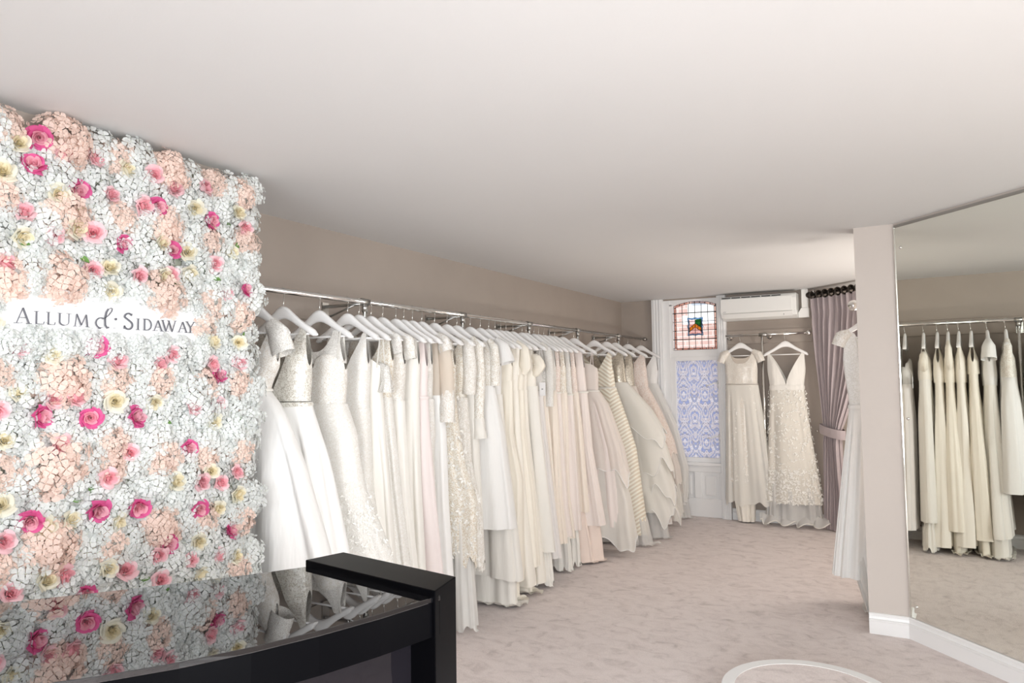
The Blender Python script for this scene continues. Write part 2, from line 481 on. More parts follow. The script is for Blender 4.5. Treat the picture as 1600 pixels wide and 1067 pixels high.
# ------------------------------------------------------------------ mesh helpers
class MB:
    def __init__(self):
        self.v, self.f, self.m = [], [], []

    def add(self, vs, fs, mi=0):
        b = len(self.v)
        self.v.extend([tuple(p) for p in vs])
        for f in fs:
            self.f.append(tuple(b + i for i in f))
            self.m.append(mi)

    def box(self, lo, hi, mi=0):
        x0, y0, z0 = lo
        x1, y1, z1 = hi
        self.add([(x0, y0, z0), (x1, y0, z0), (x1, y1, z0), (x0, y1, z0), (x0, y0, z1), (x1, y0, z1), (x1, y1, z1), (x0, y1, z1)],
                 [(0, 3, 2, 1), (4, 5, 6, 7), (0, 1, 5, 4), (1, 2, 6, 5), (2, 3, 7, 6), (3, 0, 4, 7)], mi)

    def prism(self, poly, z0, z1, mi=0):
        n = len(poly)
        vs = [(p[0], p[1], z0) for p in poly] + [(p[0], p[1], z1) for p in poly]
        fs = [tuple(range(n - 1, -1, -1)), tuple(range(n, 2 * n))]
        fs += [(i, (i + 1) % n, n + (i + 1) % n, n + i) for i in range(n)]
        self.add(vs, fs, mi)

    def extrude_y(self, poly, y0, y1, mi=0):
        """poly in (x, z), extruded along y"""
        n = len(poly)
        vs = [(p[0], y0, p[1]) for p in poly] + [(p[0], y1, p[1]) for p in poly]
        fs = [tuple(range(n)), tuple(range(2 * n - 1, n - 1, -1))]
        fs += [(i, n + i, n + (i + 1) % n, (i + 1) % n) for i in range(n)]
        self.add(vs, fs, mi)

    def tube(self, path, r, n=8, mi=0, cap=True, closed=False):
        path = [Vector(p) for p in path]
        k = len(path)
        rings = []
        ref = None
        for i in range(k):
            if closed:
                t = (path[(i + 1) % k] - path[i - 1]).normalized()
            else:
                t = (path[min(i + 1, k - 1)] - path[max(i - 1, 0)]).normalized()
            if ref is None:
                ref = Vector((0, 0, 1)) if abs(t.z) < 0.9 else Vector((1, 0, 0))
            s = t.cross(ref).normalized()
            q = s.cross(t).normalized()
            ref = q
            rr = r[i] if isinstance(r, (list, tuple)) else r
            rings.append([path[i] + s * cos(2 * pi * j / n) * rr + q * sin(2 * pi * j / n) * rr for j in range(n)])
        vs = [p for ring in rings for p in ring]
        fs = []
        for i in range(k if closed else k - 1):
            a, b = i * n, ((i + 1) % k) * n
            for j in range(n):
                fs.append((a + j, a + (j + 1) % n, b + (j + 1) % n, b + j))
        if cap and not closed:
            fs.append(tuple(range(n - 1, -1, -1)))
            fs.append(tuple((k - 1) * n + j for j in range(n)))
        self.add(vs, fs, mi)

    def sphere(self, c, r, n=16, k=10, mi=0, sc=(1, 1, 1)):
        vs, fs = [], []
        for i in range(k + 1):
            t = pi * i / k
            for j in range(n):
                p = 2 * pi * j / n
                vs.append((c[0] + r * sc[0] * sin(t) * cos(p), c[1] + r * sc[1] * sin(t) * sin(p), c[2] + r * sc[2] * cos(t)))
        for i in range(k):
            for j in range(n):
                fs.append((i * n + j, (i + 1) * n + j, (i + 1) * n + (j + 1) % n, i * n + (j + 1) % n))
        self.add(vs, fs, mi)

    def grid(self, rows, wrap=False, mi=0):
        nr, nc = len(rows), len(rows[0])
        vs = [p for row in rows for p in row]
        fs = []
        for i in range(nr - 1):
            for j in range(nc if wrap else nc - 1):
                k = (j + 1) % nc
                fs.append((i * nc + j, i * nc + k, (i + 1) * nc + k, (i + 1) * nc + j))
        self.add(vs, fs, mi)

    def mesh(self, name, mats, smooth=False):
        me = bpy.data.meshes.new(name)
        me.from_pydata(self.v, [], self.f)
        for m in (mats if isinstance(mats, (list, tuple)) else [mats]):
            me.materials.append(m)
        if len(me.materials) > 1:
            me.polygons.foreach_set('material_index', self.m)
        if smooth:
            me.polygons.foreach_set('use_smooth', [True] * len(me.polygons))
        me.update()
        return me

    def build(self, name, mats, parent=None, smooth=False, bevel=0.0):
        return place(name, self.mesh(name, mats, smooth), parent, bevel=bevel)


def place(name, me, parent=None, loc=None, rot=None, scale=None, bevel=0.0):
    o = bpy.data.objects.new(name, me)
    COL.objects.link(o)
    if parent is not None:
        o.parent = parent
    if loc is not None:
        o.location = loc
    if rot is not None:
        o.rotation_euler = rot
    if scale is not None:
        o.scale = scale if isinstance(scale, (list, tuple)) else (scale,) * 3
    if bevel:
        b = o.modifiers.new('bevel', 'BEVEL')
        b.width = bevel
        b.segments = 2
        b.limit_method = 'ANGLE'
    return o


def tag(o, label, cat, group=None, kind=None):
    if label:
        o['label'] = label
    if cat:
        o['category'] = cat
    if group:
        o['group'] = group
    if kind:
        o['kind'] = kind
    return o


def thing(name, label, cat, loc=(0, 0, 0), group=None):
    o = bpy.data.objects.new(name, None)
    o.empty_display_size = 0.1
    COL.objects.link(o)
    o.location = loc
    return tag(o, label, cat, group)


def struct(name, mb, mat, label, cat=None, parent=None, bevel=0.0, smooth=False):
    o = mb.build(name, mat, parent, smooth, bevel)
    o['kind'] = 'structure'
    o['label'] = label
    o['category'] = cat or name.split('_')[0]
    return o


def lerp_tab(tab, z):
    """tab: [(z, value)] sorted by falling z"""
    if z >= tab[0][0]:
        return tab[0][1]
    for (za, va), (zb, vb) in zip(tab, tab[1:]):
        if z >= zb:
            t = (za - z) / (za - zb)
            return va + (vb - va) * t
    (za, va), (zb, vb) = tab[-2], tab[-1]
    return vb


def smooth(x):
    x = max(0.0, min(1.0, x))
    return x * x * (3 - 2 * x)


# ------------------------------------------------------------------ room shell
m = MB(); m.box((XL - 0.15, -3.15, -0.12), (XRF + 0.3, YF + 0.15, 0.0))
struct('floor', m, M['carpet'], 'mottled taupe fitted carpet across the whole shop floor', 'floor')
m = MB(); m.box((XL - 0.15, -3.15, H), (XRF + 0.3, YF + 0.15, H + 0.12))
struct('ceiling', m, M['ceiling'], 'plain white plaster ceiling above the whole shop', 'ceiling')
m = MB(); m.box((XL - 0.15, -3.15, 0), (XL, YF + 0.15, H))
struct('wall_left', m, M['taupe'], 'long taupe wall behind the row of gowns', 'wall')
m = MB(); m.box((XL, 0.2, 0), (-2.475, 1.98, H))
struct('wall_breast', m, M['taupe'], 'taupe chimney breast behind the flower wall', 'wall')
# back wall with the opening of the tall window
WX0, WX1, WZ1 = -2.52, -1.76, 2.372
m = MB()
m.box((XL, YF, 0), (WX0, YF + 0.15, H))
m.box((WX1, YF, 0), (XR, YF + 0.15, H))
m.box((WX0, YF, WZ1), (WX1, YF + 0.15, H))
struct('wall_back', m, M['taupe'], 'short taupe wall at the far end around the window', 'wall')
m = MB(); m.box((XR, CY, 0), (XR + 0.15, YF + 0.15, H))
struct('wall_right', m, M['taupe'], 'taupe side wall beyond the pale pillar', 'wall')
m = MB(); m.box((-0.283, CY, 0), (XR, CY + 0.2, H))
struct('wall_partition', m, M['stone'], 'pale stone pillar end of a short wall beside the tall mirror', 'wall')
m = MB()
p0 = Vector((CX, CY, 0)); p1 = ME
q0 = p0 - MN * 0.16 + MD * 0.17; q1 = p1 - MN * 0.16
m.prism([(p0.x, p0.y), (q0.x, q0.y), (q1.x, q1.y), (p1.x, p1.y)], 0, H)
struct('wall_diagonal', m, M['stone'], 'diagonal pale wall that carries the tall mirror', 'wall')
m = MB(); m.box((XRF, -3.15, 0), (XRF + 0.15, ME.y + 0.1, H))
struct('wall_right_front', m, M['taupe'], 'pale side wall at the front of the shop', 'wall')
m = MB()
m.box((XL, -3.15, 0), (XRF, -3.0, 0.3)); m.box((XL, -3.15, 2.25), (XRF, -3.0, H))
m.box((XL, -3.15, 0.3), (-0.9, -3.0, 2.25))
struct('wall_front', m, M['taupe'], 'front wall with the broad shop window opening', 'wall')

# skirting boards: profiled, following the wall feet
def skirting(name, pts, label, h=0.118, d=0.026):
    """pts: foot line with the room on its right-hand side going along it"""
    prof = [(0, 0), (d * 0.8, 0), (d * 0.8, h * 0.62), (d, h * 0.65), (d, h * 0.71), (d * 0.6, h * 0.73), (d * 0.5, h * 0.86), (d * 0.62, h * 0.88), (d * 0.62, h * 0.95), (d * 0.4, h), (0, h)]
    P = [Vector((a, b, 0)) for a, b in pts]
    offs = []
    for i, p in enumerate(P):
        ns = []
        for a, b in ((i - 1, i), (i, i + 1)):
            if 0 <= a and b < len(P):
                t = (P[b] - P[a]).normalized()
                ns.append(Vector((t.y, -t.x, 0)))
        if len(ns) == 1:
            offs.append(ns[0])
        else:
            n = (ns[0] + ns[1]).normalized()
            offs.append(n / max(0.3, n.dot(ns[0])))
    mb = MB()
    rows = [[p + o * x + Vector((0, 0, z)) for x, z in prof] for p, o in zip(P, offs)]
    mb.grid(rows, wrap=True)
    k = len(prof)
    mb.add(rows[0], [tuple(range(k))]); mb.add(rows[-1], [tuple(range(k - 1, -1, -1))])
    return struct(name, mb, M['white_gloss'], label, 'baseboard')


skirting('baseboard_right', [(XR, CY), (-0.283, CY)][::-1][:1] + [(CX, CY), (ME.x, ME.y), (ME.x, -2.9)], 'white profiled skirting board below the pillar and the tall mirror')
skirting('baseboard_left', [(XL, 1.98), (XL, YF)], 'white skirting board behind the row of gowns')
skirting('baseboard_back', [(-1.73, YF), (XR, YF)], 'white skirting board under the far clothes rail')

# the mounting boards that the rails are fixed to, painted like the wall
m = MB(); m.box((XL, 1.98, 1.856), (XL + 0.016, YF, 1.997))
struct('trim_1', m, M['taupe'], 'taupe fixing board along the long wall behind the rail', 'trim', bevel=0.003)
m = MB(); m.box((-1.73, YF - 0.016, 1.856), (-0.885, YF, 1.997))
struct('trim_2', m, M['taupe'], 'taupe fixing board on the far wall under the air conditioner', 'trim', bevel=0.003)

# ------------------------------------------------------------------ window at the far end
win = thing('window_1', 'tall white window with arched stained glass light over a blue and white patterned pane', 'window')
win['kind'] = 'structure'
YW = YF + 0.03
GX0, GX1, GZ0, GZS, GZA = -2.335, -1.842, 1.812, 2.312, 2.362     # leaded light: sides, bottom, spring, apex


def arch_z(x, top=GZA, spring=GZS):
    u = (x - (GX0 + GX1) / 2) / ((GX1 - GX0) / 2)
    return spring + (top - spring) * (1 - u * u)


# frame: pilasters, jambs, head with the arched underside, transom
def fluted(mb, x0, x1, y, z0, z1):
    mb.box((x0, y, z0), (x1, YF + 0.05, z1))
    w = x1 - x0
    for k in range(3):
        c = x0 + w * (0.24 + 0.26 * k)
        mb.box((c - w * 0.06, y - 0.008, z0), (c + w * 0.06, y, z1))


m = MB(); fluted(m, -2.555, -2.43, YF - 0.05, 0.0, H - 0.002)
f = m.build('left_casing', M['white_gloss'], win, bevel=0.003)
m = MB(); fluted(m, -1.83, -1.735, YF - 0.05, 0.0, H - 0.002)
m.build('right_casing', M['white_gloss'], win, bevel=0.003)
m = MB()
m.box((-2.43, YF - 0.015, 0.0), (-2.36, YF + 0.09, H - 0.02))
m.box((GX0 - 0.03, YF + 0.0, GZ0 - 0.075), (GX1 + 0.012, YF + 0.09, GZ0))           # transom
m.box((GX0 - 0.03, YF + 0.0, GZ0), (GX0, YF + 0.09, GZS + 0.01))
m.box((GX1, YF + 0.0, GZ0), (GX1 + 0.012, YF + 0.09, GZS + 0.01))
poly = [(GX0 - 0.03, H - 0.018), (GX0 - 0.03, GZS)] + [(GX0 + (GX1 - GX0) * i / 16, arch_z(GX0 + (GX1 - GX0) * i / 16)) for i in range(17)] + [(GX1 + 0.012, GZS), (GX1 + 0.012, H - 0.018)]
n = len(poly)
for i in range(1, n - 2):
    a, b = poly[i], poly[i + 1]
    if b[0] - a[0] > 1e-6:
        m.box((a[0], YF, min(a[1], b[1])), (b[0], YF + 0.09, H - 0.018))
m.build('frame', M['white_gloss'], win)
SX0, SX1, SZ0, SZ1 = -2.305, -1.850, 0.637, 1.692
m = MB()
m.box((-2.36, YF - 0.005, SZ0 - 0.05), (SX0, YF + 0.07, GZ0 - 0.075))
m.box((SX1, YF - 0.005, SZ0 - 0.05), (-1.83, YF + 0.07, GZ0 - 0.075))
m.box((SX0, YF - 0.005, SZ1), (SX1, YF + 0.07, GZ0 - 0.075))
m.box((SX0, YF - 0.005, SZ0 - 0.05), (SX1, YF + 0.07, SZ0))
m.build('sash_frame', M['white_gloss'], win, bevel=0.004)
m = MB(); m.box((SX0 - 0.004, YF + 0.026, SZ0 - 0.004), (SX1 + 0.004, YF + 0.030, SZ1 + 0.004))
o = m.build('patterned_pane', M['film'], win)
o['label'] = 'pane filmed with a blue and white damask pattern'
m = MB(); m.box((-2.40, YF - 0.045, SZ0 - 0.085), (-1.83, YF + 0.05, SZ0 - 0.05))
m.build('sill', M['white_gloss'], win, bevel=0.006)
# panelled apron below
m = MB()
AZ0, AZ1 = 0.0, SZ0 - 0.085
xs = [(-2.43, -2.335), (-2.13, -2.05), (-1.86, -1.83)]
m.box((-2.43, YF + 0.01, 0), (-1.83, YF + 0.05, AZ1))
for a, b in xs:
    m.box((a, YF - 0.012, 0.20), (b, YF + 0.01, AZ1 - 0.07))
m.box((-2.43, YF - 0.012, AZ1 - 0.07), (-1.83, YF + 0.01, AZ1))
m.box((-2.43, YF - 0.012, 0.0), (-1.83, YF + 0.01, 0.20))
m.build('apron_panelling', M['white_gloss'], win, bevel=0.006)
for a, b in ((-2.335, -2.13), (-2.05, -1.86)):
    mm = MB(); mm.box((a + 0.035, YF - 0.004, 0.235), (b - 0.035, YF + 0.011, AZ1 - 0.105))
    mm.build('apron_panel', M['white_gloss'], win, bevel=0.012)
for z in (1.44, 0.87):      # casement fasteners
    mm = MB()
    mm.box((SX1 - 0.002, YF - 0.022, z - 0.05), (SX1 + 0.018, YF - 0.006, z + 0.03))
    mm.tube([(SX1 + 0.008, YF - 0.02, z), (SX1 - 0.02, YF - 0.045, z + 0.005), (SX1 - 0.085, YF - 0.045, z - 0.022), (SX1 - 0.12, YF - 0.04, z - 0.02)], [0.009, 0.009, 0.007, 0.006], 8)
    mm.build('window_handle', M['white_gloss'], win, True)

# leaded light: panes one by one, cames joined
xs = [GX0 + 0.014, GX0 + 0.034] + [GX0 + 0.034 + (GX1 - GX0 - 0.068) * k / 6 for k in range(1, 6)] + [GX1 - 0.034, GX1 - 0.014]
zs = [GZ0 + 0.004, GZ0 + 0.022] + [GZ0 + 0.022 + 0.098 * k for k in range(1, 5)]
zs = zs + [GZS + 0.2]
lead = MB()
YG = YF + 0.045
SHX0, SHX1, SHZ0, SHZ1 = -2.165, -2.005, 1.975, 2.165    # the shield


def clip_arch(x, off):
    return arch_z(x) - off


for i in range(1, len(xs) - 2):
    a, b = xs[i], xs[i + 1]
    for k in range(1, len(zs) - 1):
        c = zs[k]
        d = zs[k + 1]
        da, db = min(d, clip_arch(a, 0.036)), min(d, clip_arch(b, 0.036))
        mm = MB()
        mm.extrude_y([(a, c), (b, c), (b, db), (a, da)], YG - 0.002, YG + 0.002)
        mm.build('glass_pane', M['clear_glass'], win)
for x in xs[1:-1]:
    lead.box((x - 0.0022, YG - 0.005, GZ0), (x + 0.0022, YG + 0.005, clip_arch(x, 0.03)))
for k, z in enumerate(zs[:-1]):
    w = 0.0045 if k in (2, 5) else 0.0024
    lead.box((GX0, YG - 0.006, z - w), (GX1, YG + 0.006, z + w))
arc = lambda off: [(GX0 + 0.01 + (GX1 - GX0 - 0.02) * i / 20, YG, clip_arch(GX0 + 0.01 + (GX1 - GX0 - 0.02) * i / 20, off)) for i in range(21)]
lead.tube(arc(0.010), 0.0028, 6); lead.tube(arc(0.032), 0.0028, 6)
for x in (GX0 + 0.013, GX1 - 0.013):
    lead.box((x - 0.0022, YG - 0.005, GZ0), (x + 0.0022, YG + 0.005, arch_z(x) - 0.01))
# salmon border glass with lead joints
bd = MB()
for x0_, x1_ in ((GX0 + 0.014, GX0 + 0.034), (GX1 - 0.034, GX1 - 0.014)):
    z = GZ0 + 0.02
    while z < GZS - 0.03:
        bd.box((x0_, YG - 0.003, z), (x1_, YG + 0.003, z + 0.062))
        lead.box((x0_, YG - 0.005, z + 0.061), (x1_, YG + 0.005, z + 0.067))
        z += 0.065
x = GX0 + 0.034
while x < GX1 - 0.05:
    bd.box((x, YG - 0.003, GZ0 + 0.004), (x + 0.062, YG + 0.003, GZ0 + 0.022))
    lead.box((x + 0.061, YG - 0.005, GZ0 + 0.003), (x + 0.067, YG + 0.005, GZ0 + 0.022))
    x += 0.066
for i in range(16):
    a = GX0 + 0.02 + (GX1 - GX0 - 0.04) * i / 16
    b = GX0 + 0.02 + (GX1 - GX0 - 0.04) * (i + 1) / 16
    bd.extrude_y([(a, clip_arch(a, 0.030)), (b, clip_arch(b, 0.030)), (b, clip_arch(b, 0.012)), (a, clip_arch(a, 0.012))], YG - 0.003, YG + 0.003)
    if i % 2:
        lead.box((b - 0.003, YG - 0.005, clip_arch(b, 0.031)), (b + 0.003, YG + 0.005, clip_arch(b, 0.011)))
o = bd.build('border_glass', M['salmon_glass'], win); o['kind'] = 'stuff'; o['label'] = 'border of small salmon glass pieces'
# shield: quarters, chevron, scalloped blue border
sxm = (SHX0 + SHX1) / 2
YS = YG - 0.010


def shield_piece(poly, mat, label, y=YS, t=0.003):
    mm = MB(); mm.extrude_y(poly, y - t, y + t)
    oo = mm.build('shield_glass', mat, win)
    if label:
        oo['label'] = label
    return oo


zc, zt = 2.055, 2.105
L_, R_ = SHX0 + 0.014, SHX1 - 0.014
shield_piece([(L_, zc), (sxm, zt), (sxm, SHZ1 - 0.02), (L_, SHZ1 - 0.014)], M['pink_glass'], 'pale pink upper shield quarter')
shield_piece([(sxm, zt), (R_, zc), (R_, SHZ1 - 0.014), (sxm, SHZ1 - 0.02)], M['green_glass'], 'green upper shield quarter')
shield_piece([(L_, zc), (L_, zc - 0.042), (sxm, zt - 0.042), (sxm, zt)], M['orange_glass'], 'amber chevron half')
shield_piece([(sxm, zt), (sxm, zt - 0.042), (R_, zc - 0.042), (R_, zc)], M['orange_glass'], 'amber chevron half')
shield_piece([(L_, zc - 0.042), (L_, SHZ0 + 0.014), (sxm, SHZ0 + 0.006), (R_, SHZ0 + 0.014), (R_, zc - 0.042), (sxm, zt - 0.042)], M['pink_glass'], 'pale pink lower shield field')
edge = []
for k in range(40):
    t = k / 40 * 4
    s, e = int(t), t - int(t)
    cor = [(SHX0, SHZ0), (SHX1, SHZ0), (SHX1, SHZ1), (SHX0, SHZ1)]
    a, b = cor[s], cor[(s + 1) % 4]
    x_, z_ = a[0] + (b[0] - a[0]) * e, a[1] + (b[1] - a[1]) * e
    inw = Vector((sxm - x_, 2.07 - z_)).normalized() * (0.010 * abs(sin(2 * pi * e)) + 0.0)
    edge.append((x_ + inw.x, z_ + inw.y))
mm = MB()
mm.tube([(x_, YS, z_) for x_, z_ in edge], 0.0095, 6, closed=True)
o = mm.build('shield_border', M['blue_glass'], win, True); o['label'] = 'scalloped pale blue shield border'
for pts in ([(L_, zc), (sxm, zt), (R_, zc)], [(L_, zc - 0.042), (sxm, zt - 0.042), (R_, zc - 0.042)], [(sxm, zt), (sxm, SHZ1 - 0.016)],
            [(sxm, zt - 0.0), (sxm, zt - 0.042)], [((L_ + sxm) / 2, (zc + zt) / 2), ((L_ + sxm) / 2 + 0.01, (zc + zt) / 2 - 0.042)], [((R_ + sxm) / 2, (zc + zt) / 2), ((R_ + sxm) / 2 - 0.01, (zc + zt) / 2 - 0.042)]):
    lead.tube([(x_, YS - 0.002, z_) for x_, z_ in pts], 0.003, 6)
lead.tube([(x_ + (sxm - x_) * -0.07, YS, z_ + (2.07 - z_) * -0.07) for x_, z_ in edge], 0.0026, 5, closed=True)
lead.tube([(x_ + (sxm - x_) * 0.13, YS - 0.002, z_ + (2.07 - z_) * 0.10) for x_, z_ in edge], 0.0024, 5, closed=True)
o = lead.build('lead_came', M['lead'], win); o['kind'] = 'stuff'

# ------------------------------------------------------------------ what stands outside
bld = thing('brick_building', 'sunlit red brick building seen through the stained glass window', 'building')
m = MB(); m.box((-6.5, YF + 3.6, -1.5), (1.5, YF + 4.2, 6.5)); m.build('wall', M['brick'], bld)
m = MB()
m.box((-3.12, YF + 3.52, 2.50), (-2.45, YF + 3.6, 4.0))
m.build('window_surround', M['stone_band'], bld)
m = MB(); m.box((-3.20, YF + 3.46, 2.36), (-2.40, YF + 3.6, 2.50)); m.build('window_sill', M['stone_band'], bld)
for a, b in ((-3.05, -2.83), (-2.76, -2.52)):
    m = MB(); m.box((a, YF + 3.50, 2.66), (b, YF + 3.53, 3.7)); m.build('window_pane', M['far_pane'], bld)
m = MB(); m.box((-6.5, YF + 0.2, -1.6), (1.5, YF + 3.6, -1.5))
struct('ground', m, M['stone_band'], 'pale paved yard outside the window', 'ground')

# ------------------------------------------------------------------ tall mirror on the diagonal wall
mir = thing('wall_mirror', 'tall frameless wall mirror reflecting the row of cream gowns', 'mirror')


def on_mirror(s, d, z):
    return Vector((CX, CY, 0)) + MD * s + MN * d + Vector((0, 0, z))


def mirror_box(mb, s0, s1, d0, d1, z0, z1):
    c = [on_mirror(s, d, z) for z in (z0, z1) for s, d in ((s0, d0), (s1, d0), (s1, d1), (s0, d1))]
    mb.add(c, [(0, 1, 2, 3), (4, 7, 6, 5), (0, 4, 5, 1), (1, 5, 6, 2), (2, 6, 7, 3), (3, 7, 4, 0)])


m = MB(); mirror_box(m, 0.012, MLEN - 0.1, 0.001, 0.006, 0.122, 2.362); m.build('glass', M['mirror'], mir)
m = MB(); mirror_box(m, 0.003, 0.012, 0.0005, 0.010, 0.122, 2.372); m.build('edge_strip', M['chrome'], mir)
m = MB(); mirror_box(m, 0.012, MLEN - 0.1, 0.0005, 0.009, 2.362, 2.378); m.build('top_strip', M['steel'], mir)
for s, z in ((0.055, 0.19), (0.055, 1.25), (0.055, 2.24)):
    c = on_mirror(s, 0.006, z)
    m = MB(); m.sphere(c, 0.009, 12, 8); m.build('screw_cap', M['chrome'], mir, True)

# ------------------------------------------------------------------ air conditioner and its pipe cover
ac = thing('air_conditioner', 'white wall mounted air conditioner under the ceiling beside the window', 'air conditioner', (-1.375, YF, 2.1))
m = MB()
prof = [(0.0, 0.0), (-0.10, 0.0), (-0.17, 0.028), (-0.195, 0.075), (-0.20, 0.20), (-0.19, 0.235), (-0.165, 0.25), (0.0, 0.25)]
nn = len(prof)
vs = [(sx, y, z) for sx in (-0.375, 0.375) for y, z in prof]
fs = [tuple(range(nn - 1, -1, -1)), tuple(range(nn, 2 * nn))] + [(i, (i + 1) % nn, nn + (i + 1) % nn, nn + i) for i in range(nn)]
m.add(vs, fs)
m.build('body', M['plastic'], ac, bevel=0.006)
m = MB(); m.box((-0.375, -0.2055, 0.072), (0.335, -0.199, 0.222)); m.build('front_panel', M['plastic'], ac, bevel=0.003)
m = MB()
m.add([(-0.345, -0.198, 0.066), (0.335, -0.198, 0.066), (0.335, -0.165, 0.022), (-0.345, -0.165, 0.022), (-0.345, -0.201, 0.064), (0.335, -0.201, 0.064), (0.335, -0.168, 0.019), (-0.345, -0.168, 0.019)],
      [(4, 5, 6, 7), (0, 3, 2, 1), (0, 1, 5, 4), (1, 2, 6, 5), (2, 3, 7, 6), (3, 0, 4, 7)])
m.build('flap', M['plastic'], ac)
m = MB()
for k in range(6):
    m.box((-0.36 + 0.1 * k, -0.203, 0.228), (-0.272 + 0.1 * k, -0.1885, 0.237))
m.build('vent_slot', M['dark'], ac)
m = MB(); m.box((-0.350, -0.2065, 0.084), (-0.318, -0.2053, 0.089)); m.build('maker_mark', M['grey_print'], ac)
m = MB(); m.box((0.25, -0.186, 0.030), (0.254, -0.180, 0.060)); m.build('flap_seam', M['dark'], ac)
tk = thing('pipe_cover', 'white plastic pipe cover running up to the ceiling beside the air conditioner', 'pipe cover', (-0.935, YF, 2.1))
m = MB(); m.box((-0.033, -0.07, 0.10), (0.033, 0, H - 2.1)); m.build('upright_cover', M['plastic'], tk, bevel=0.006)
m = MB(); m.extrude_y([(-0.065, 0.0), (0.038, 0.0), (0.038, 0.10), (-0.036, 0.10), (-0.065, 0.055)], -0.075, 0.0); m.build('elbow_cover', M['plastic'], tk, bevel=0.005)

# ------------------------------------------------------------------ clothes rails
POSTS = [3.06, 4.05, 5.01, 5.95, 6.98]
rail = thing('clothes_rail', 'long chrome clothes rail on posts along the taupe left wall', 'clothes rail')
m = MB(); m.tube([(RX, 1.45, RZ), (RX, 7.80, RZ)], 0.0135, 12); m.build('rail_tube', M['chrome'], rail, True)
m = MB(); m.tube([(RX, 7.78, RZ), (RX, 7.835, RZ)], 0.019, 12); m.build('end_cap', M['steel'], rail, True)
for y in POSTS:
    m = MB(); m.tube([(RX, y, 0.012), (RX, y, RZ)], 0.0125, 10); m.build('post', M['chrome'], rail, True)
    m = MB(); m.tube([(RX, y - 0.028, RZ), (RX, y + 0.028, RZ)], 0.0195, 12); m.tube([(RX, y, RZ - 0.055), (RX, y, RZ - 0.01)], 0.0175, 12)
    m.build('joint_clamp', M['steel'], rail, True)
    m = MB(); m.tube([(RX, y, 0.0), (RX, y, 0.012)], 0.035, 16); m.build('foot_plate', M['chrome'], rail, True)
    m = MB()
    m.tube([(RX, y - 0.02, RZ - 0.012), (XL + 0.016, y - 0.02, RZ - 0.012)], 0.009, 8)
    m.tube([(RX - 0.05, y - 0.02, RZ - 0.014), (XL + 0.02, y - 0.02, RZ - 0.08)], 0.006, 8)
    b_ = m.build('wall_bracket', M['steel'], rail, True)
    m = MB(); m.box((XL + 0.016, y - 0.045, RZ - 0.10), (XL + 0.024, y + 0.005, RZ + 0.012)); m.build('flange', M['steel'], b_)

FY = YF - 0.115
rail2 = thing('clothes_rail', 'short chrome clothes rail under the air conditioner on the far wall', 'clothes rail')
m = MB(); m.tube([(-1.725, FY, 1.94), (-0.905, FY, 1.94)], 0.0125, 12); m.build('rail_tube', M['chrome'], rail2, True)
m = MB(); m.tube([(-1.355, FY, 0.012), (-1.355, FY, 1.94)], 0.0125, 10); m.build('post', M['chrome'], rail2, True)
m = MB(); m.tube([(-1.355, FY, 0.0), (-1.355, FY, 0.012)], 0.035, 16); m.build('foot_plate', M['chrome'], rail2, True)
m = MB(); m.tube([(-1.385, FY, 1.94), (-1.30, FY, 1.94)], 0.019, 12); m.build('joint_clamp', M['steel'], rail2, True)
for x in (-1.70, -1.295):
    m = MB(); m.tube([(x, FY, 1.94), (x, YF - 0.05, 1.93), (x, YF - 0.016, 1.925)], 0.009, 8)
    b_ = m.build('wall_bracket', M['chrome'], rail2, True)
    m = MB(); m.tube([(x, YF - 0.022, 1.925), (x, YF - 0.016, 1.925)], 0.028, 16); m.build('flange', M['chrome'], b_, True)
m = MB(); m.sphere((-0.905, FY, 1.94), 0.026, 16, 10); m.tube([(-0.905, FY, 1.94), (-0.905, YF - 0.016, 1.94)], 0.010, 8); m.build('end_knob', M['chrome'], rail2, True)

RYR = 5.25
rail3 = thing('clothes_rail', 'chrome rail with a ball end reaching out behind the pale pillar', 'clothes rail')
m = MB(); m.tube([(-0.30, RYR, 1.965), (XR, RYR, 1.965)], 0.0125, 12); m.build('rail_tube', M['chrome'], rail3, True)
m = MB(); m.sphere((-0.33, RYR, 1.965), 0.036, 20, 14); m.build('ball_end', M['chrome'], rail3, True)
m = MB(); m.tube([(XR - 0.012, RYR, 1.965), (XR, RYR, 1.965)], 0.035, 16); m.build('flange', M['chrome'], rail3, True)


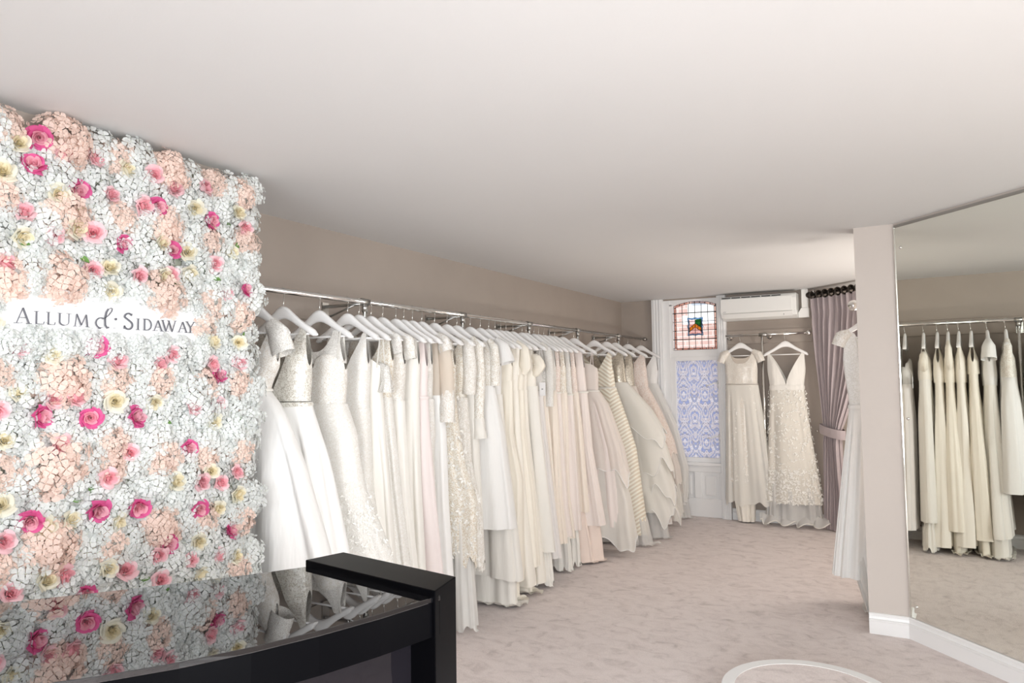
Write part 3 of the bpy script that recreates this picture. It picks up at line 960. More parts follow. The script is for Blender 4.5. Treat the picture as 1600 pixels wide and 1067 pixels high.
# ------------------------------------------------------------------ hangers (one mesh set, shared)
def hanger_meshes():
    pts = [(0.0, -0.104), (0.018, -0.106), (0.04, -0.115), (0.07, -0.134), (0.11, -0.160), (0.15, -0.182), (0.185, -0.201), (0.205, -0.212), (0.213, -0.218)]
    hh = [0.030, 0.029, 0.026, 0.021, 0.0175, 0.016, 0.0165, 0.0145, 0.005]
    full = [(-a, z, h) for (a, z), h in zip(pts[::-1], hh[::-1])][:-1] + [(a, z, h) for (a, z), h in zip(pts, hh)]
    mb = MB()
    rows = []
    for a, z, h in full:
        t = 0.011 + 0.004 * abs(a) / 0.2
        rows.append([(a, -t, z + h * 0.55), (a, -t * 0.5, z + h), (a, t * 0.5, z + h), (a, t, z + h * 0.55), (a, t, z - h * 0.7), (a, t * 0.6, z - h), (a, -t * 0.6, z - h), (a, -t, z - h * 0.7)])
    mb.grid(rows, wrap=True)
    mb.add(rows[0], [tuple(range(8))]); mb.add(rows[-1], [tuple(range(7, -1, -1))])
    body = mb.mesh('hanger_body', M['hanger'], True)
    mb = MB(); mb.tube([(-0.185, 0, -0.212), (0.185, 0, -0.212)], 0.0055, 8)
    bar = mb.mesh('hanger_bar', M['hanger'], True)
    mb = MB()
    path = [(0, 0, -0.085), (0, 0, -0.045)]
    for k in range(11):
        t = -pi / 2 + 0.35 + (pi * 1.28) * k / 10
        path.append((0, 0.019 * cos(t), 0.0 + 0.0165 * sin(t)))
    path[1] = (0, 0.004, -0.05)
    mb.tube(path, 0.0021, 6)
    hook = mb.mesh('hanger_hook', M['wire'], True)
    mb = MB()
    path = [(0, 0, -0.085), (0.004, 0, -0.05)]
    for k in range(11):
        t = -pi / 2 + 0.35 + (pi * 1.28) * k / 10
        path.append((0.019 * cos(t), 0, 0.0165 * sin(t)))
    return body, bar, hook


HB, HBAR, HHOOK = hanger_meshes()
mb = MB()
path = [(0, 0, -0.085), (0, 0.0, -0.05)]
for k in range(11):
    t = -pi / 2 + 0.35 + (pi * 1.28) * k / 10
    path.append((0, 0.018 * cos(t), 0.0155 * sin(t)))
HOOK_LBL = None


def hanger(label, loc, rotz=0.0, side_hook=False, group='hangers on the long rail'):
    h = thing('clothes_hanger', label, 'hanger', loc, group)
    h.rotation_euler.z = rotz
    place('arms', HB, h)
    place('bar', HBAR, h)
    place('hook', HHOOK, h, rot=(0, 0, pi / 2) if side_hook else None)
    return h


def hang_z(a):
    """top of the hanger arm below the rail, at distance a from its middle"""
    a = abs(a)
    return -0.074 - 0.125 * smooth(a / 0.2) - 0.008


# ------------------------------------------------------------------ dress builder
NT = 72


def ring_point(a0, a1, B, th, p=0.75):
    c, s = cos(th), sin(th)
    r = (a1 + a0) / 2
    return (a1 - a0) / 2 + r * (abs(c) ** 0.8) * (1 if c >= 0 else -1), B * (abs(s) ** p) * (1 if s >= 0 else -1)


def skirt_part(root, name, mat, z0, hem, front, back, thick, folds=9, amp=0.35, seed=0, rows=26, hem_wave=0.0, wave_n=7, drop_side=0.0, puddle=0.8, nt=96, smooth_top=0.3, sag=0.0, trim=None):
    """front / back / thick: [(z, value)] tables of reach along the hanger to +a, -a and half thickness"""
    rnd = random.Random(seed * 17 + 3)
    ph, ph2, ph3 = rnd.uniform(0, 6.28), rnd.uniform(0, 6.28), rnd.uniform(0, 6.28)
    k2 = folds * 2 + rnd.choice((-3, -1, 1, 3))
    mb = MB()
    R = []
    for i in range(rows + 1):
        t = i / rows
        row = []
        for j in range(nt):
            th = 2 * pi * j / nt
            hz = hem + hem_wave * sin(wave_n * th + ph2) + hem_wave * 0.5 * sin((wave_n * 2 + 1) * th + ph) - drop_side * max(0.0, cos(th)) ** 2
            z = z0 + (hz - z0) * t
            zz = max(z, 0.0)
            a1, a0, B = lerp_tab(front, zz), lerp_tab(back, zz), lerp_tab(thick, zz)
            g = smooth(t / smooth_top) if smooth_top else 1.0
            w = 0.5 * sin(2.2 * t + ph3)
            f1 = 2 * abs(sin(0.5 * (folds * th + ph + w))) ** 0.7 - 1
            f2 = sin(k2 * th + ph2 - w)
            fold = 1.2 * amp * g * (0.75 * f1 + 0.28 * f2)
            a, b = ring_point(a0, a1, B, th)
            b *= 1 + fold
            a += (a1 + a0) * 0.035 * fold * cos(th)
            b += sag * t * t + LEAN[0] * max(0.0, (1.4 - zz) / 1.4) ** 1.6
            if z < 0.012:
                e = 0.012 - z
                a += e * puddle * cos(th) * 0.8 + e * 0.12 * sin(3 * th + ph)
                b += e * puddle * sin(th) * 0.35
                a = max(a, -0.262)
                z = 0.012 + 0.022 * abs(sin(6 * th + ph + 18 * e)) * min(1, e * 9) + 0.006 * rnd.random()
            row.append((a, b, z))
        R.append(row)
    mb.grid(R, wrap=True)
    o = mb.build(name, mat, root, True)
    if trim:
        tb = MB()
        tb.tube(R[-1], 0.0045, 5, closed=True)
        tb.build('hem_trim', trim, root, True)
    return o


def bodice_part(root, mat, zw, style, A, B=0.055, zs=1.765, zu=1.57, zc=1.45, zb=1.60, us=0.62, uo=0.9, waist=None, seed=0, name='bodice', nt=88, ruche=0.0, vexp=1.0):
    """style: v, scoop, straight, sweetheart; the -b side is the front"""
    rnd = random.Random(seed + 5)
    wA = waist if waist else A
    mb = MB()
    R = []
    rows = 12
    top = []
    for j in range(nt):
        th = 2 * pi * j / nt
        u = cos(th)
        au = abs(u)
        frontside = sin(th) < 0
        c = zc if frontside else zb
        if style == 'sweetheart':
            z = zu + 0.045 * (1 - (2 * au - 1) ** 2) - (0.03 if au < 0.12 else 0.0)
            if not frontside:
                z = zu - 0.03
        elif style == 'straight':
            z = zu + 0.01 * sin(3 * th)
        else:
            e = vexp if style == 'v' else 2.6
            if au < us:
                z = c + (zs - c) * (au / us) ** e
            elif au < uo:
                z = zs
            else:
                z = zu + (zs - zu) * ((1 - au) / (1 - uo)) ** 0.7
        top.append(z)
    for i in range(rows + 1):
        t = i / rows
        row = []
        for j in range(nt):
            th = 2 * pi * j / nt
            z = top[j] + (zw - top[j]) * t
            q = smooth((1.77 - z) / 0.17)
            taper = smooth((z - zw) / max(0.05, (1.60 - zw)))
            a_ = wA + (A - wA) * taper
            bb = (0.010 + (B - 0.010) * q) * (1 + 0.10 * sin(pi * smooth((1.6 - z) / 0.2)))
            a, b = ring_point(a_, a_, bb, th, 0.8)
            if ruche:
                b *= 1 + ruche * sin(60 * z + 9 * a)
            b *= 1 + 0.06 * sin(7 * th + seed) * q
            # shoulders ride on the sloping hanger arm
            row.append((a, b, z))
        R.append(row)
    mb.grid(R, wrap=True)
    return mb.build(name, mat, root, True)


def strap_part(root, mat, a, z_low, w=0.006, bl=0.035, loc_rz=RZ):
    for s in (-1, 1):
        zt = loc_rz + hang_z(a) + 0.004
        mb = MB()
        for sg in (-1, 1):
            pts = [(s * a, sg * bl, z_low), (s * a, sg * bl * 0.6, (z_low + zt) / 2), (s * (a + 0.004), sg * 0.012, zt - 0.008), (s * (a + 0.004), 0, zt + 0.002)]
            rows = [[(p[0] - w, p[1], p[2]), (p[0] + w, p[1], p[2])] for p in pts]
            mb.grid(rows)
        mb.build('strap', mat, root, True)


def sleeve_part(root, mat, path, radii, flat=0.55, only=None, frill=0.0, n=20):
    """path in (a, z) for the +a side; mirrored for the other"""
    for s in ((-1, 1) if only is None else (only,)):
        mb = MB()
        R = []
        k = len(path)
        # refine
        fine, fr = [], []
        for i in range(k - 1):
            for q in range(4):
                t = q / 4
                fine.append((path[i][0] + (path[i + 1][0] - path[i][0]) * t, path[i][1] + (path[i + 1][1] - path[i][1]) * t))
                fr.append(radii[i] + (radii[i + 1] - radii[i]) * t)
        fine.append(path[-1]); fr.append(radii[-1])
        for i, (pa, pz) in enumerate(fine):
            i0, i1 = max(i - 1, 0), min(i + 1, len(fine) - 1)
            d = Vector((fine[i1][0] - fine[i0][0], 0, fine[i1][1] - fine[i0][1])).normalized()
            nrm = Vector((d.z, 0, -d.x))
            row = []
            for j in range(n):
                th = 2 * pi * j / n
                rr = fr[i] * (1 + frill * (i / len(fine)) ** 2 * sin(6 * th) + 0.05 * sin(5 * th + i * 0.9))
                p = Vector((pa, 0, pz)) + nrm * (rr * cos(th)) + Vector((0, rr * flat * sin(th), 0))
                row.append((s * p.x, p.y, p.z))
            R.append(row)
        mb.grid(R, wrap=True)
        mb.build('sleeve', mat, root, True)


def belt_part(root, mat, zw, A, B, h=0.018, name='belt'):
    mb = MB()
    R = []
    for z, k in ((zw + h / 2, 1.0), (zw + h / 4, 1.03), (zw - h / 4, 1.03), (zw - h / 2, 1.0)):
        R.append([(lambda ab: (ab[0] * k, ab[1] * k * 1.05, z))(ring_point(A, A, B, 2 * pi * j / 48, 0.8)) for j in range(48)])
    mb.grid(R, wrap=True)
    return mb.build(name, mat, root, True)


def scatter_leaves(root, skirt, mat, count, seed, size=(0.010, 0.022), zr=(0.0, 2.0), dens=None, face=None, name='applique', clusters=None, lift=0.004):
    """three dimensional cut-out leaves and petals sewn on the cloth surface of SKIRT"""
    rnd = random.Random(seed)
    me = skirt.data
    cand = []
    for p in me.polygons:
        c = p.center
        if zr[0] < c.z < zr[1] and (face is None or face(c, p.normal)):
            cand.append((c.copy(), p.normal.copy(), p.area))
    if not cand:
        return None
    wts = [a * (dens(c) if dens else 1.0) for c, n_, a in cand]
    mb = MB()
    cen = (sum(c.x for c, n_, a in cand) / len(cand), 0)
    for c, nrm, a in rnd.choices(cand, wts, k=count):
        out = Vector((c.x - cen[0] * 0.3, c.y * 4, 0))
        if nrm.dot(out) < 0:
            nrm = -nrm
        t = Vector((0, 0, 1)).cross(nrm)
        if t.length < 1e-3:
            continue
        t.normalize()
        w = nrm.cross(t).normalized()
        base = c + nrm * lift + t * rnd.uniform(-.012, .012) + w * rnd.uniform(-.02, .02)
        nleaf = rnd.choice((1, 2, 3))
        a0 = rnd.uniform(0, 6.28)
        for q in range(nleaf):
            ang = a0 + q * 0.95
            L = rnd.uniform(*size)
            d = (t * cos(ang) + w * sin(ang) + nrm * 0.25).normalized()
            s = d.cross(nrm).normalized() * L * 0.30
            e = base + d * L * 0.25
            pts = [e, e + d * L * 0.4 + s + nrm * L * .12, e + d * L, e + d * L * 0.4 - s + nrm * L * .12]
            mb.add(pts, [(0, 1, 2), (0, 2, 3)])
    o = mb.build(name, mat, root)
    o['kind'] = 'stuff'
    return o


DRESS_GROUP = 'wedding gowns on the long rail'
LEAN = [0.0]


def gown(label, y, x=RX, group=DRESS_GROUP):
    LEAN[0] = ((y * 7.31) % 1.0 - 0.5) * 0.07 if group == DRESS_GROUP else 0.0
    return thing('wedding_gown', label, 'gown', (x, y, 0), group)


BACK0 = [(1.6, 0.15), (1.4, 0.15), (1.0, 0.18), (0.3, 0.235), (0.0, 0.25)]


def thick_tab(bw, bh, zw=1.4):
    return [(zw, bw), (zw - 0.5, bw + (bh - bw) * 0.45), (0.25, bh), (0.0, bh * 1.05)]


def tables(front):
    return [(z, a) for a, z in front]


# label text for hanger follows the gown
def hang_on(y, what, group='hangers on the long rail'):
    return hanger('white wooden hanger on the long rail ' + what, (RX, y, RZ), random.uniform(-0.03, 0.03), False, group)


HG = {}
spec = []


def D(y, label, hlabel, fn):
    g = gown(label, y)
    hang_on(y, hlabel)
    fn(g)
    return g


# --- 0: lace cap sleeve, broad satin skirt, half behind the flower wall
def d0(g):
    bodice_part(g, M['lace_ivory'], 1.47, 'scoop', 0.15, 0.05, zs=1.765, zu=1.60, zc=1.60, zb=1.62, waist=0.085, seed=1)
    sleeve_part(g, M['lace_sheer'], [(0.10, 1.775), (0.155, 1.72), (0.185, 1.635)], [0.035, 0.060, 0.062], 0.6)
    belt_part(g, M['satin'], 1.475, 0.09, 0.056, 0.012, 'waist_seam')
    skirt_part(g, 'skirt', M['white_satin'], 1.47, 0.10, tables([(0.085, 1.47), (0.17, 1.39), (0.28, 1.16), (0.43, 0.76), (0.52, 0.1)]), BACK0, thick_tab(0.058, 0.12, 1.47), folds=4, amp=0.30, seed=4)


D(2.30, 'ivory gown with lace cap sleeve and broad satin skirt, half hidden by the flower wall', 'nearest the flower wall, holding the cap sleeved gown', d0)


def d1(g):
    bodice_part(g, M['bead'], 1.42, 'v', 0.175, 0.062, zs=1.77, zu=1.585, zc=1.47, zb=1.52, us=0.66, uo=0.86, waist=0.165, seed=2)
    belt_part(g, M['bead'], 1.405, 0.172, 0.066, 0.022)
    skirt_part(g, 'skirt', M['white_satin'], 1.405, 0.06, tables([(0.168, 1.41), (0.255, 1.19), (0.38, 0.72), (0.47, 0.06)]), BACK0, thick_tab(0.066, 0.12), folds=7, amp=0.42, seed=11)


D(2.47, 'gown with silver beaded V-neck bodice and plain white satin skirt, near the flower wall', 'carrying the silver beaded V-neck gown', d1)


def d2(g):
    bodice_part(g, M['lace_ivory'], 1.40, 'sweetheart', 0.175, 0.065, zu=1.60, waist=0.165, seed=3)
    strap_part(g, M['satin'], 0.15, 1.60)
    bodice_part(g, M['lace_sheer'], 1.60, 'scoop', 0.17, 0.05, zs=1.765, zu=1.61, zc=1.66, zb=1.62, us=0.55, uo=0.75, seed=8, name='lace_yoke')
    s = skirt_part(g, 'skirt', M['lace_fine'], 1.40, 0.04, tables([(0.17, 1.40), (0.235, 1.25), (0.25, 1.11), (0.28, 0.98), (0.44, 0.68), (0.52, 0.04)]), BACK0, thick_tab(0.068, 0.115), folds=6, amp=0.22, seed=5)
    scatter_leaves(g, s, M['applique'], 420, 21, (0.008, 0.018), (0.62, 1.02), dens=lambda c: math.exp(-((c.z - 0.85) / 0.12) ** 2) * (0.25 + max(0, c.x)), face=lambda c, n_: c.y < 0.02)


D(2.71, 'ivory lace gown with sweetheart neck, sheer lace yoke and flaring leaf-appliqued skirt', 'over the sweetheart lace gown', d2)


def d3(g):
    bodice_part(g, M['lace_fine'], 1.36, 'v', 0.145, 0.055, zs=1.765, zu=1.60, zc=1.50, us=0.72, uo=0.9, waist=0.135, seed=6)
    skirt_part(g, 'skirt', M['lace_fine'], 1.37, 0.03, tables([(0.14, 1.37), (0.155, 1.2), (0.165, 0.97), (0.25, 0.5), (0.35, 0.03)]), BACK0, thick_tab(0.056, 0.075), folds=5, amp=0.25, seed=6)


D(2.92, 'slim ivory lace gown with deep V straps, fourth from the flower wall', 'holding the fourth gown, with V-shaped lace straps', d3)


def d4(g):
    bodice_part(g, M['satin'], 1.45, 'sweetheart', 0.165, 0.05, zu=1.585, waist=0.15, seed=7)
    strap_part(g, M['satin'], 0.155, 1.58, 0.004)
    sleeve_part(g, M['lace_sheer'], [(0.14, 1.60), (0.182, 1.575), (0.192, 1.51), (0.188, 1.45)], [0.012, 0.026, 0.028, 0.036], 0.8, only=1, frill=0.45)
    skirt_part(g, 'skirt', M['satin'], 1.45, 0.05, tables([(0.155, 1.45), (0.175, 1.23), (0.2, 1.03), (0.25, 0.55), (0.31, 0.05)]), BACK0, thick_tab(0.05, 0.06), folds=7, amp=0.35, seed=7)


D(3.01, 'ivory satin gown with a lace bow sleeve dropped off the shoulder', 'over the gown with the off-shoulder lace bow', d4)


def d5(g):
    bodice_part(g, M['lace_nude'], 1.42, 'scoop', 0.155, 0.05, zs=1.765, zu=1.62, zc=1.62, zb=1.58, us=0.5, uo=0.82, waist=0.135, seed=9)
    sleeve_part(g, M['lace_sheer'], [(0.13, 1.77), (0.18, 1.74), (0.19, 1.66)], [0.02, 0.032, 0.03], 0.6)
    skirt_part(g, 'skirt', M['lace_fine'], 1.42, 0.05, tables([(0.14, 1.42), (0.16, 1.22), (0.19, 0.93), (0.24, 0.57), (0.31, 0.05)]), BACK0, thick_tab(0.05, 0.06), folds=6, amp=0.3, seed=9)


D(3.11, 'ivory gown with nude illusion lace shoulders and a column skirt, sixth from the flower wall', 'holding the gown with nude lace shoulders', d5)


def d6(g):
    bodice_part(g, M['lace_ivory'], 1.40, 'scoop', 0.16, 0.05, zs=1.765, zu=1.60, zc=1.64, us=0.45, uo=0.85, waist=0.145, seed=10)
    sleeve_part(g, M['lace_ivory'], [(0.13, 1.77), (0.185, 1.73), (0.20, 1.63)], [0.02, 0.038, 0.036], 0.7, frill=0.15)
    skirt_part(g, 'skirt', M['satin'], 1.40, 0.05, tables([(0.15, 1.40), (0.155, 1.2), (0.17, 0.92), (0.22, 0.5), (0.28, 0.05)]), BACK0, thick_tab(0.05, 0.06), folds=8, amp=0.35, seed=10)


D(3.21, 'gown with fluttering lace cap sleeves over a satin skirt, seventh from the flower wall', 'over the seventh gown, with lace cap sleeves', d6)


def d7(g):
    bodice_part(g, M['satin'], 1.40, 'scoop', 0.168, 0.048, zs=1.765, zu=1.60, zc=1.60, us=0.6, uo=0.9, waist=0.16, seed=12)
    skirt_part(g, 'skirt', M['satin'], 1.40, 0.04, tables([(0.162, 1.40), (0.16, 1.2), (0.165, 0.95), (0.2, 0.42), (0.27, 0.04)]), BACK0, thick_tab(0.048, 0.055), folds=5, amp=0.28, seed=12)


D(3.33, 'smooth plain ivory sleeveless gown just before the pale pink one', 'just before the pale pink gown', d7)


def d8(g):
    bodice_part(g, M['pale_pink'], 1.41, 'v', 0.17, 0.045, zs=1.765, zu=1.59, zc=1.52, us=0.7, uo=0.86, waist=0.165, seed=13)
    belt_part(g, M['pale_pink'], 1.41, 0.17, 0.05, 0.02)
    skirt_part(g, 'skirt', M['pale_pink'], 1.41, 0.03, tables([(0.17, 1.41), (0.18, 1.2), (0.21, 0.81), (0.25, 0.41), (0.28, 0.03)]), BACK0, thick_tab(0.046, 0.05), folds=5, amp=0.28, seed=13)


D(3.405, 'pale pink crepe gown with halter straps between the ivory ones', 'carrying the pale pink gown', d8)


def d9(g):
    bodice_part(g, M['lace_fine'], 1.40, 'v', 0.145, 0.045, zs=1.765, zu=1.60, zc=1.55, waist=0.14, seed=14)
    skirt_part(g, 'skirt', M['lace_fine'], 1.40, 0.06, tables([(0.15, 1.40), (0.16, 1.2), (0.15, 1.06), (0.18, 0.44), (0.24, 0.06)]), BACK0, thick_tab(0.045, 0.05), folds=6, amp=0.3, seed=14)


D(3.49, 'narrow fine ivory lace gown just after the pale pink one', 'just after the pale pink gown', d9)


def d10(g):
    bodice_part(g, M['illusion'], 1.42, 'scoop', 0.155, 0.05, zs=1.768, zu=1.62, zc=1.68, us=0.4, uo=0.85, waist=0.145, seed=15)
    sleeve_part(g, M['illusion'], [(0.13, 1.775), (0.17, 1.70), (0.185, 1.50), (0.185, 1.30)], [0.02, 0.042, 0.045, 0.042], 0.8)
    sleeve_part(g, M['lace_ivory'], [(0.188, 1.45), (0.188, 1.36), (0.186, 1.26)], [0.040, 0.048, 0.046], 0.85, frill=0.12)
    sleeve_part(g, M['lace_ivory'], [(0.12, 1.785), (0.165, 1.745), (0.185, 1.68)], [0.022, 0.040, 0.044], 0.85, frill=0.18)
    skirt_part(g, 'skirt', M['white_satin'], 1.42, 0.29, tables([(0.15, 1.42), (0.17, 1.2), (0.185, 0.78), (0.22, 0.33), (0.225, 0.25)]), BACK0, thick_tab(0.048, 0.055), folds=5, amp=0.3, seed=15)


D(3.585, 'white gown with sheer nude sleeves ending in lace flower cuffs', 'over the gown with lace flower cuffs', d10)


def d11(g):
    bodice_part(g, M['lace_nude'], 1.40, 'scoop', 0.155, 0.05, zs=1.765, zu=1.60, zc=1.48, us=0.6, uo=0.86, waist=0.15, seed=16)
    s = skirt_part(g, 'skirt', M['lace_nude'], 1.40, 0.42, tables([(0.155, 1.40), (0.175, 1.2), (0.22, 0.98), (0.30, 0.79), (0.30, 0.42)]), BACK0, thick_tab(0.05, 0.062), folds=5, amp=0.25, seed=16, hem_wave=0.03, wave_n=9)
    scatter_leaves(g, s, M['applique'], 420, 5, (0.014, 0.030), (0.40, 1.40), face=lambda c, n_: c.y < 0.02 or c.x > 0.2)
    skirt_part(g, 'underskirt', M['tulle_white'], 1.0, 0.02, tables([(0.17, 1.0), (0.26, 0.6), (0.275, 0.3), (0.30, 0.02)]), BACK0, thick_tab(0.045, 0.06, 1.0), folds=11, amp=0.4, seed=17, hem_wave=0.03)


D(3.72, 'nude lace gown covered in white leaf applique with tulle below the hem', 'holding the nude lace gown with white leaves', d11)


def d12(g):
    bodice_part(g, M['lace_nude'], 1.40, 'v', 0.15, 0.05, zs=1.768, zu=1.60, zc=1.56, waist=0.14, seed=18)
    sleeve_part(g, M['lace_ivory'], [(0.12, 1.78), (0.165, 1.72), (0.175, 1.58), (0.165, 1.42)], [0.02, 0.040, 0.045, 0.045], 0.9)
    skirt_part(g, 'skirt', M['lace_ivory'], 1.40, 0.36, tables([(0.15, 1.40), (0.17, 1.0), (0.24, 0.7), (0.27, 0.36)]), BACK0, thick_tab(0.046, 0.055), folds=6, amp=0.3, seed=18, hem_wave=0.03)


D(3.86, 'ivory lace gown with elbow-length lace sleeves behind the leaf-appliqued one', 'over the gown with elbow-length lace sleeves', d12)


def d13(g):
    bodice_part(g, M['dots'], 1.42, 'scoop', 0.15, 0.05, zs=1.768, zu=1.60, zc=1.66, us=0.4, waist=0.14, seed=19)
    sleeve_part(g, M['dots'], [(0.12, 1.785), (0.165, 1.72), (0.175, 1.50), (0.165, 1.26)], [0.02, 0.038, 0.038, 0.034], 0.9)
    sleeve_part(g, M['satin'], [(0.165, 1.26), (0.168, 1.19), (0.172, 1.13)], [0.036, 0.040, 0.046], 0.9)
    skirt_part(g, 'skirt', M['satin'], 1.42, 0.30, tables([(0.15, 1.42), (0.16, 1.0), (0.18, 0.7), (0.20, 0.3)]), BACK0, thick_tab(0.045, 0.05), folds=6, amp=0.3, seed=19)


D(3.975, 'gown with long dotted net sleeves and satin cuffs, before the bright white skirt', 'over the gown with long dotted sleeves', d13)


def d14(g):
    bodice_part(g, M['dots'], 1.46, 'scoop', 0.185, 0.055, zs=1.768, zu=1.60, zc=1.68, us=0.35, uo=0.8, waist=0.18, seed=20)
    sleeve_part(g, M['dots'], [(0.15, 1.775), (0.19, 1.72), (0.195, 1.58), (0.19, 1.47)], [0.02, 0.032, 0.036, 0.036], 0.9)
    skirt_part(g, 'skirt', M['white_satin'], 1.47, 0.54, tables([(0.185, 1.47), (0.245, 1.15), (0.325, 0.54)]), [(1.4, 0.16), (1.0, 0.22), (0.54, 0.25)], thick_tab(0.06, 0.105), folds=4, amp=0.28, seed=20)


D(4.14, 'tea-length gown with dotted top and bright white skirt, shortest on the long rail', 'over the short bright white skirt', d14)


def d15(g):
    bodice_part(g, M['white_satin'], 1.40, 'scoop', 0.165, 0.05, zs=1.768, zu=1.60, zc=1.70, us=0.4, uo=0.85, waist=0.16, seed=22)
    sleeve_part(g, M['white_satin'], [(0.13, 1.785), (0.175, 1.73), (0.205, 1.62)], [0.025, 0.055, 0.066], 0.85)
    skirt_part(g, 'skirt', M['satin'], 1.41, 0.20, tables([(0.17, 1.41), (0.185, 1.13), (0.24, 0.7), (0.30, 0.22)]), BACK0, thick_tab(0.046, 0.085), folds=6, amp=0.35, seed=22, drop_side=0.03)
    skirt_part(g, 'train', M['satin'], 0.8, -0.10, tables([(0.18, 0.8), (0.26, 0.35), (0.27, 0.0)]), BACK0, thick_tab(0.035, 0.06, 0.8), folds=5, amp=0.3, seed=23)


D(4.27, 'ivory satin gown with wide short sleeves next to the bright white skirt', 'holding the short sleeved satin gown', d15)

plain_specs = [
    (4.385, 'deep cream satin gown with a scoop neck and a train pooling on the carpet', 'over the deep cream scoop neck gown', 'deep_cream', 'scoop', 0.19, [(0.19, 1.5), (0.19, 1.13), (0.26, 0.82), (0.26, 0.16)], 0.14, True),
    (4.475, 'cream gown with a tied shoulder strap in the middle of the long rail', 'over the cream gown with a tied shoulder', 'cream', 'v', 0.19, [(0.185, 1.43), (0.20, 1.12), (0.23, 0.7), (0.29, 0.1)], 0.08, False),
    (4.555, 'cream satin gown with a folded cap sleeve in the middle of the long rail', 'over the cream gown with folded cap sleeve', 'deep_cream', 'scoop', 0.19, [(0.185, 1.43), (0.19, 1.12), (0.25, 0.7), (0.29, 0.22)], 0.2, True),
    (4.635, 'plain cream sleeveless gown just before the cowl-sleeved one', 'just before the cowl-sleeved gown', 'cream', 'v', 0.175, [(0.17, 1.43), (0.18, 1.12), (0.22, 0.7), (0.28, 0.1)], 0.06, False),
]
for k, (y, lab, hl, mt, st, A, fr, hem, tr) in enumerate(plain_specs):
    def f_(g, k=k, mt=mt, st=st, A=A, fr=fr, hem=hem, tr=tr):
        bodice_part(g, M[mt], fr[0][1], st, A, 0.042, zs=1.766, zu=1.60, zc=1.60, us=0.5, uo=0.85, waist=fr[0][0] - 0.005, seed=30 + k)
        if k == 2:
            sleeve_part(g, M[mt], [(0.13, 1.78), (0.19, 1.72), (0.20, 1.60), (0.18, 1.55)], [0.02, 0.042, 0.05, 0.03], 0.6, frill=0.2)
        if k == 1:
            sleeve_part(g, M[mt], [(0.14, 1.78), (0.18, 1.72), (0.17, 1.62), (0.19, 1.54)], [0.012, 0.022, 0.022, 0.008], 0.6)
        skirt_part(g, 'skirt', M[mt], fr[0][1] + 0.005, hem, tables(fr), BACK0, thick_tab(0.036, 0.074), folds=6, amp=0.35, seed=30 + k)
        if tr:
            skirt_part(g, 'train', M[mt], 0.7, -0.10, tables([(0.2, 0.7), (0.22, 0.3), (0.23, 0.0)]), BACK0, thick_tab(0.03, 0.045, 0.7), folds=5, amp=0.3, seed=40 + k)
    D(y, lab, hl, f_)


def d19(g):
    bodice_part(g, M['cream'], 1.45, 'scoop', 0.18, 0.05, zs=1.765, zu=1.60, zc=1.58, us=0.7, uo=0.88, waist=0.19, seed=35)
    sleeve_part(g, M['deep_cream'], [(0.15, 1.69), (0.20, 1.66), (0.225, 1.61), (0.19, 1.56), (0.15, 1.53)], [0.015, 0.038, 0.045, 0.035, 0.012], 0.8, only=1, frill=0.25)
    skirt_part(g, 'skirt', M['satin'], 1.46, 0.26, tables([(0.20, 1.46), (0.23, 1.1), (0.32, 0.26)]), BACK0, thick_tab(0.05, 0.06), folds=5, amp=0.3, seed=35)
    skirt_part(g, 'underskirt', M['satin'], 0.7, 0.02, tables([(0.2, 0.7), (0.28, 0.25), (0.30, 0.0)]), BACK0, thick_tab(0.035, 0.05, 0.7), folds=9, amp=0.35, seed=36, hem_wave=0.03)


D(4.74, 'ivory gown with a draped cowl sleeve and lining showing under its hem', 'over the cowl-sleeved gown', d19)


def d20(g):
    bodice_part(g, M['tulle_grey'], 1.42, 'sweetheart', 0.17, 0.045, zu=1.60, waist=0.165, seed=37)
    bodice_part(g, M['lilac'], 1.42, 'sweetheart', 0.162, 0.040, zu=1.58, waist=0.158, seed=37, name='lining')
    strap_part(g, M['lilac'], 0.16, 1.60, 0.004)
    skirt_part(g, 'skirt', M['lilac'], 1.42, 0.18, tables([(0.17, 1.42), (0.19, 1.09), (0.29, 0.18)]), BACK0, thick_tab(0.045, 0.05), folds=10, amp=0.4, seed=37)
    mm = MB(); mm.box((0.175, -0.058, 1.385), (0.225, -0.055, 1.485)); mm.build('price_tag', M['sign_white'], g)
    mm = MB(); mm.box((0.193, -0.0588, 1.430), (0.206, -0.058, 1.440)); mm.build('tag_mark', M['grey_print'], g)
    mm = MB(); mm.tube([(0.20, -0.0565, 1.483), (0.19, -0.05, 1.52), (0.17, -0.03, 1.56)], 0.001, 5); mm.build('tag_string', M['satin'], g)


D(4.885, 'pale lilac-white tulle gown with crossed straps and a hanging price tag', 'over the gown with the price tag', d20)


def d21(g):
    bodice_part(g, M['lace_sheer'], 1.42, 'v', 0.18, 0.04, zs=1.768, zu=1.62, zc=1.58, waist=0.17, seed=38)
    sleeve_part(g, M['lace_fine'], [(0.13, 1.785), (0.185, 1.72), (0.20, 1.55), (0.195, 1.30)], [0.02, 0.036, 0.034, 0.030], 0.8)
    skirt_part(g, 'skirt', M['champagne'], 1.42, 0.20, tables([(0.17, 1.42), (0.2, 1.0), (0.26, 0.2)]), BACK0, thick_tab(0.04, 0.048), folds=8, amp=0.4, seed=38)


D(4.955, 'champagne gown with long narrow lace sleeves, right after the tagged one', 'right after the tagged gown', d21)

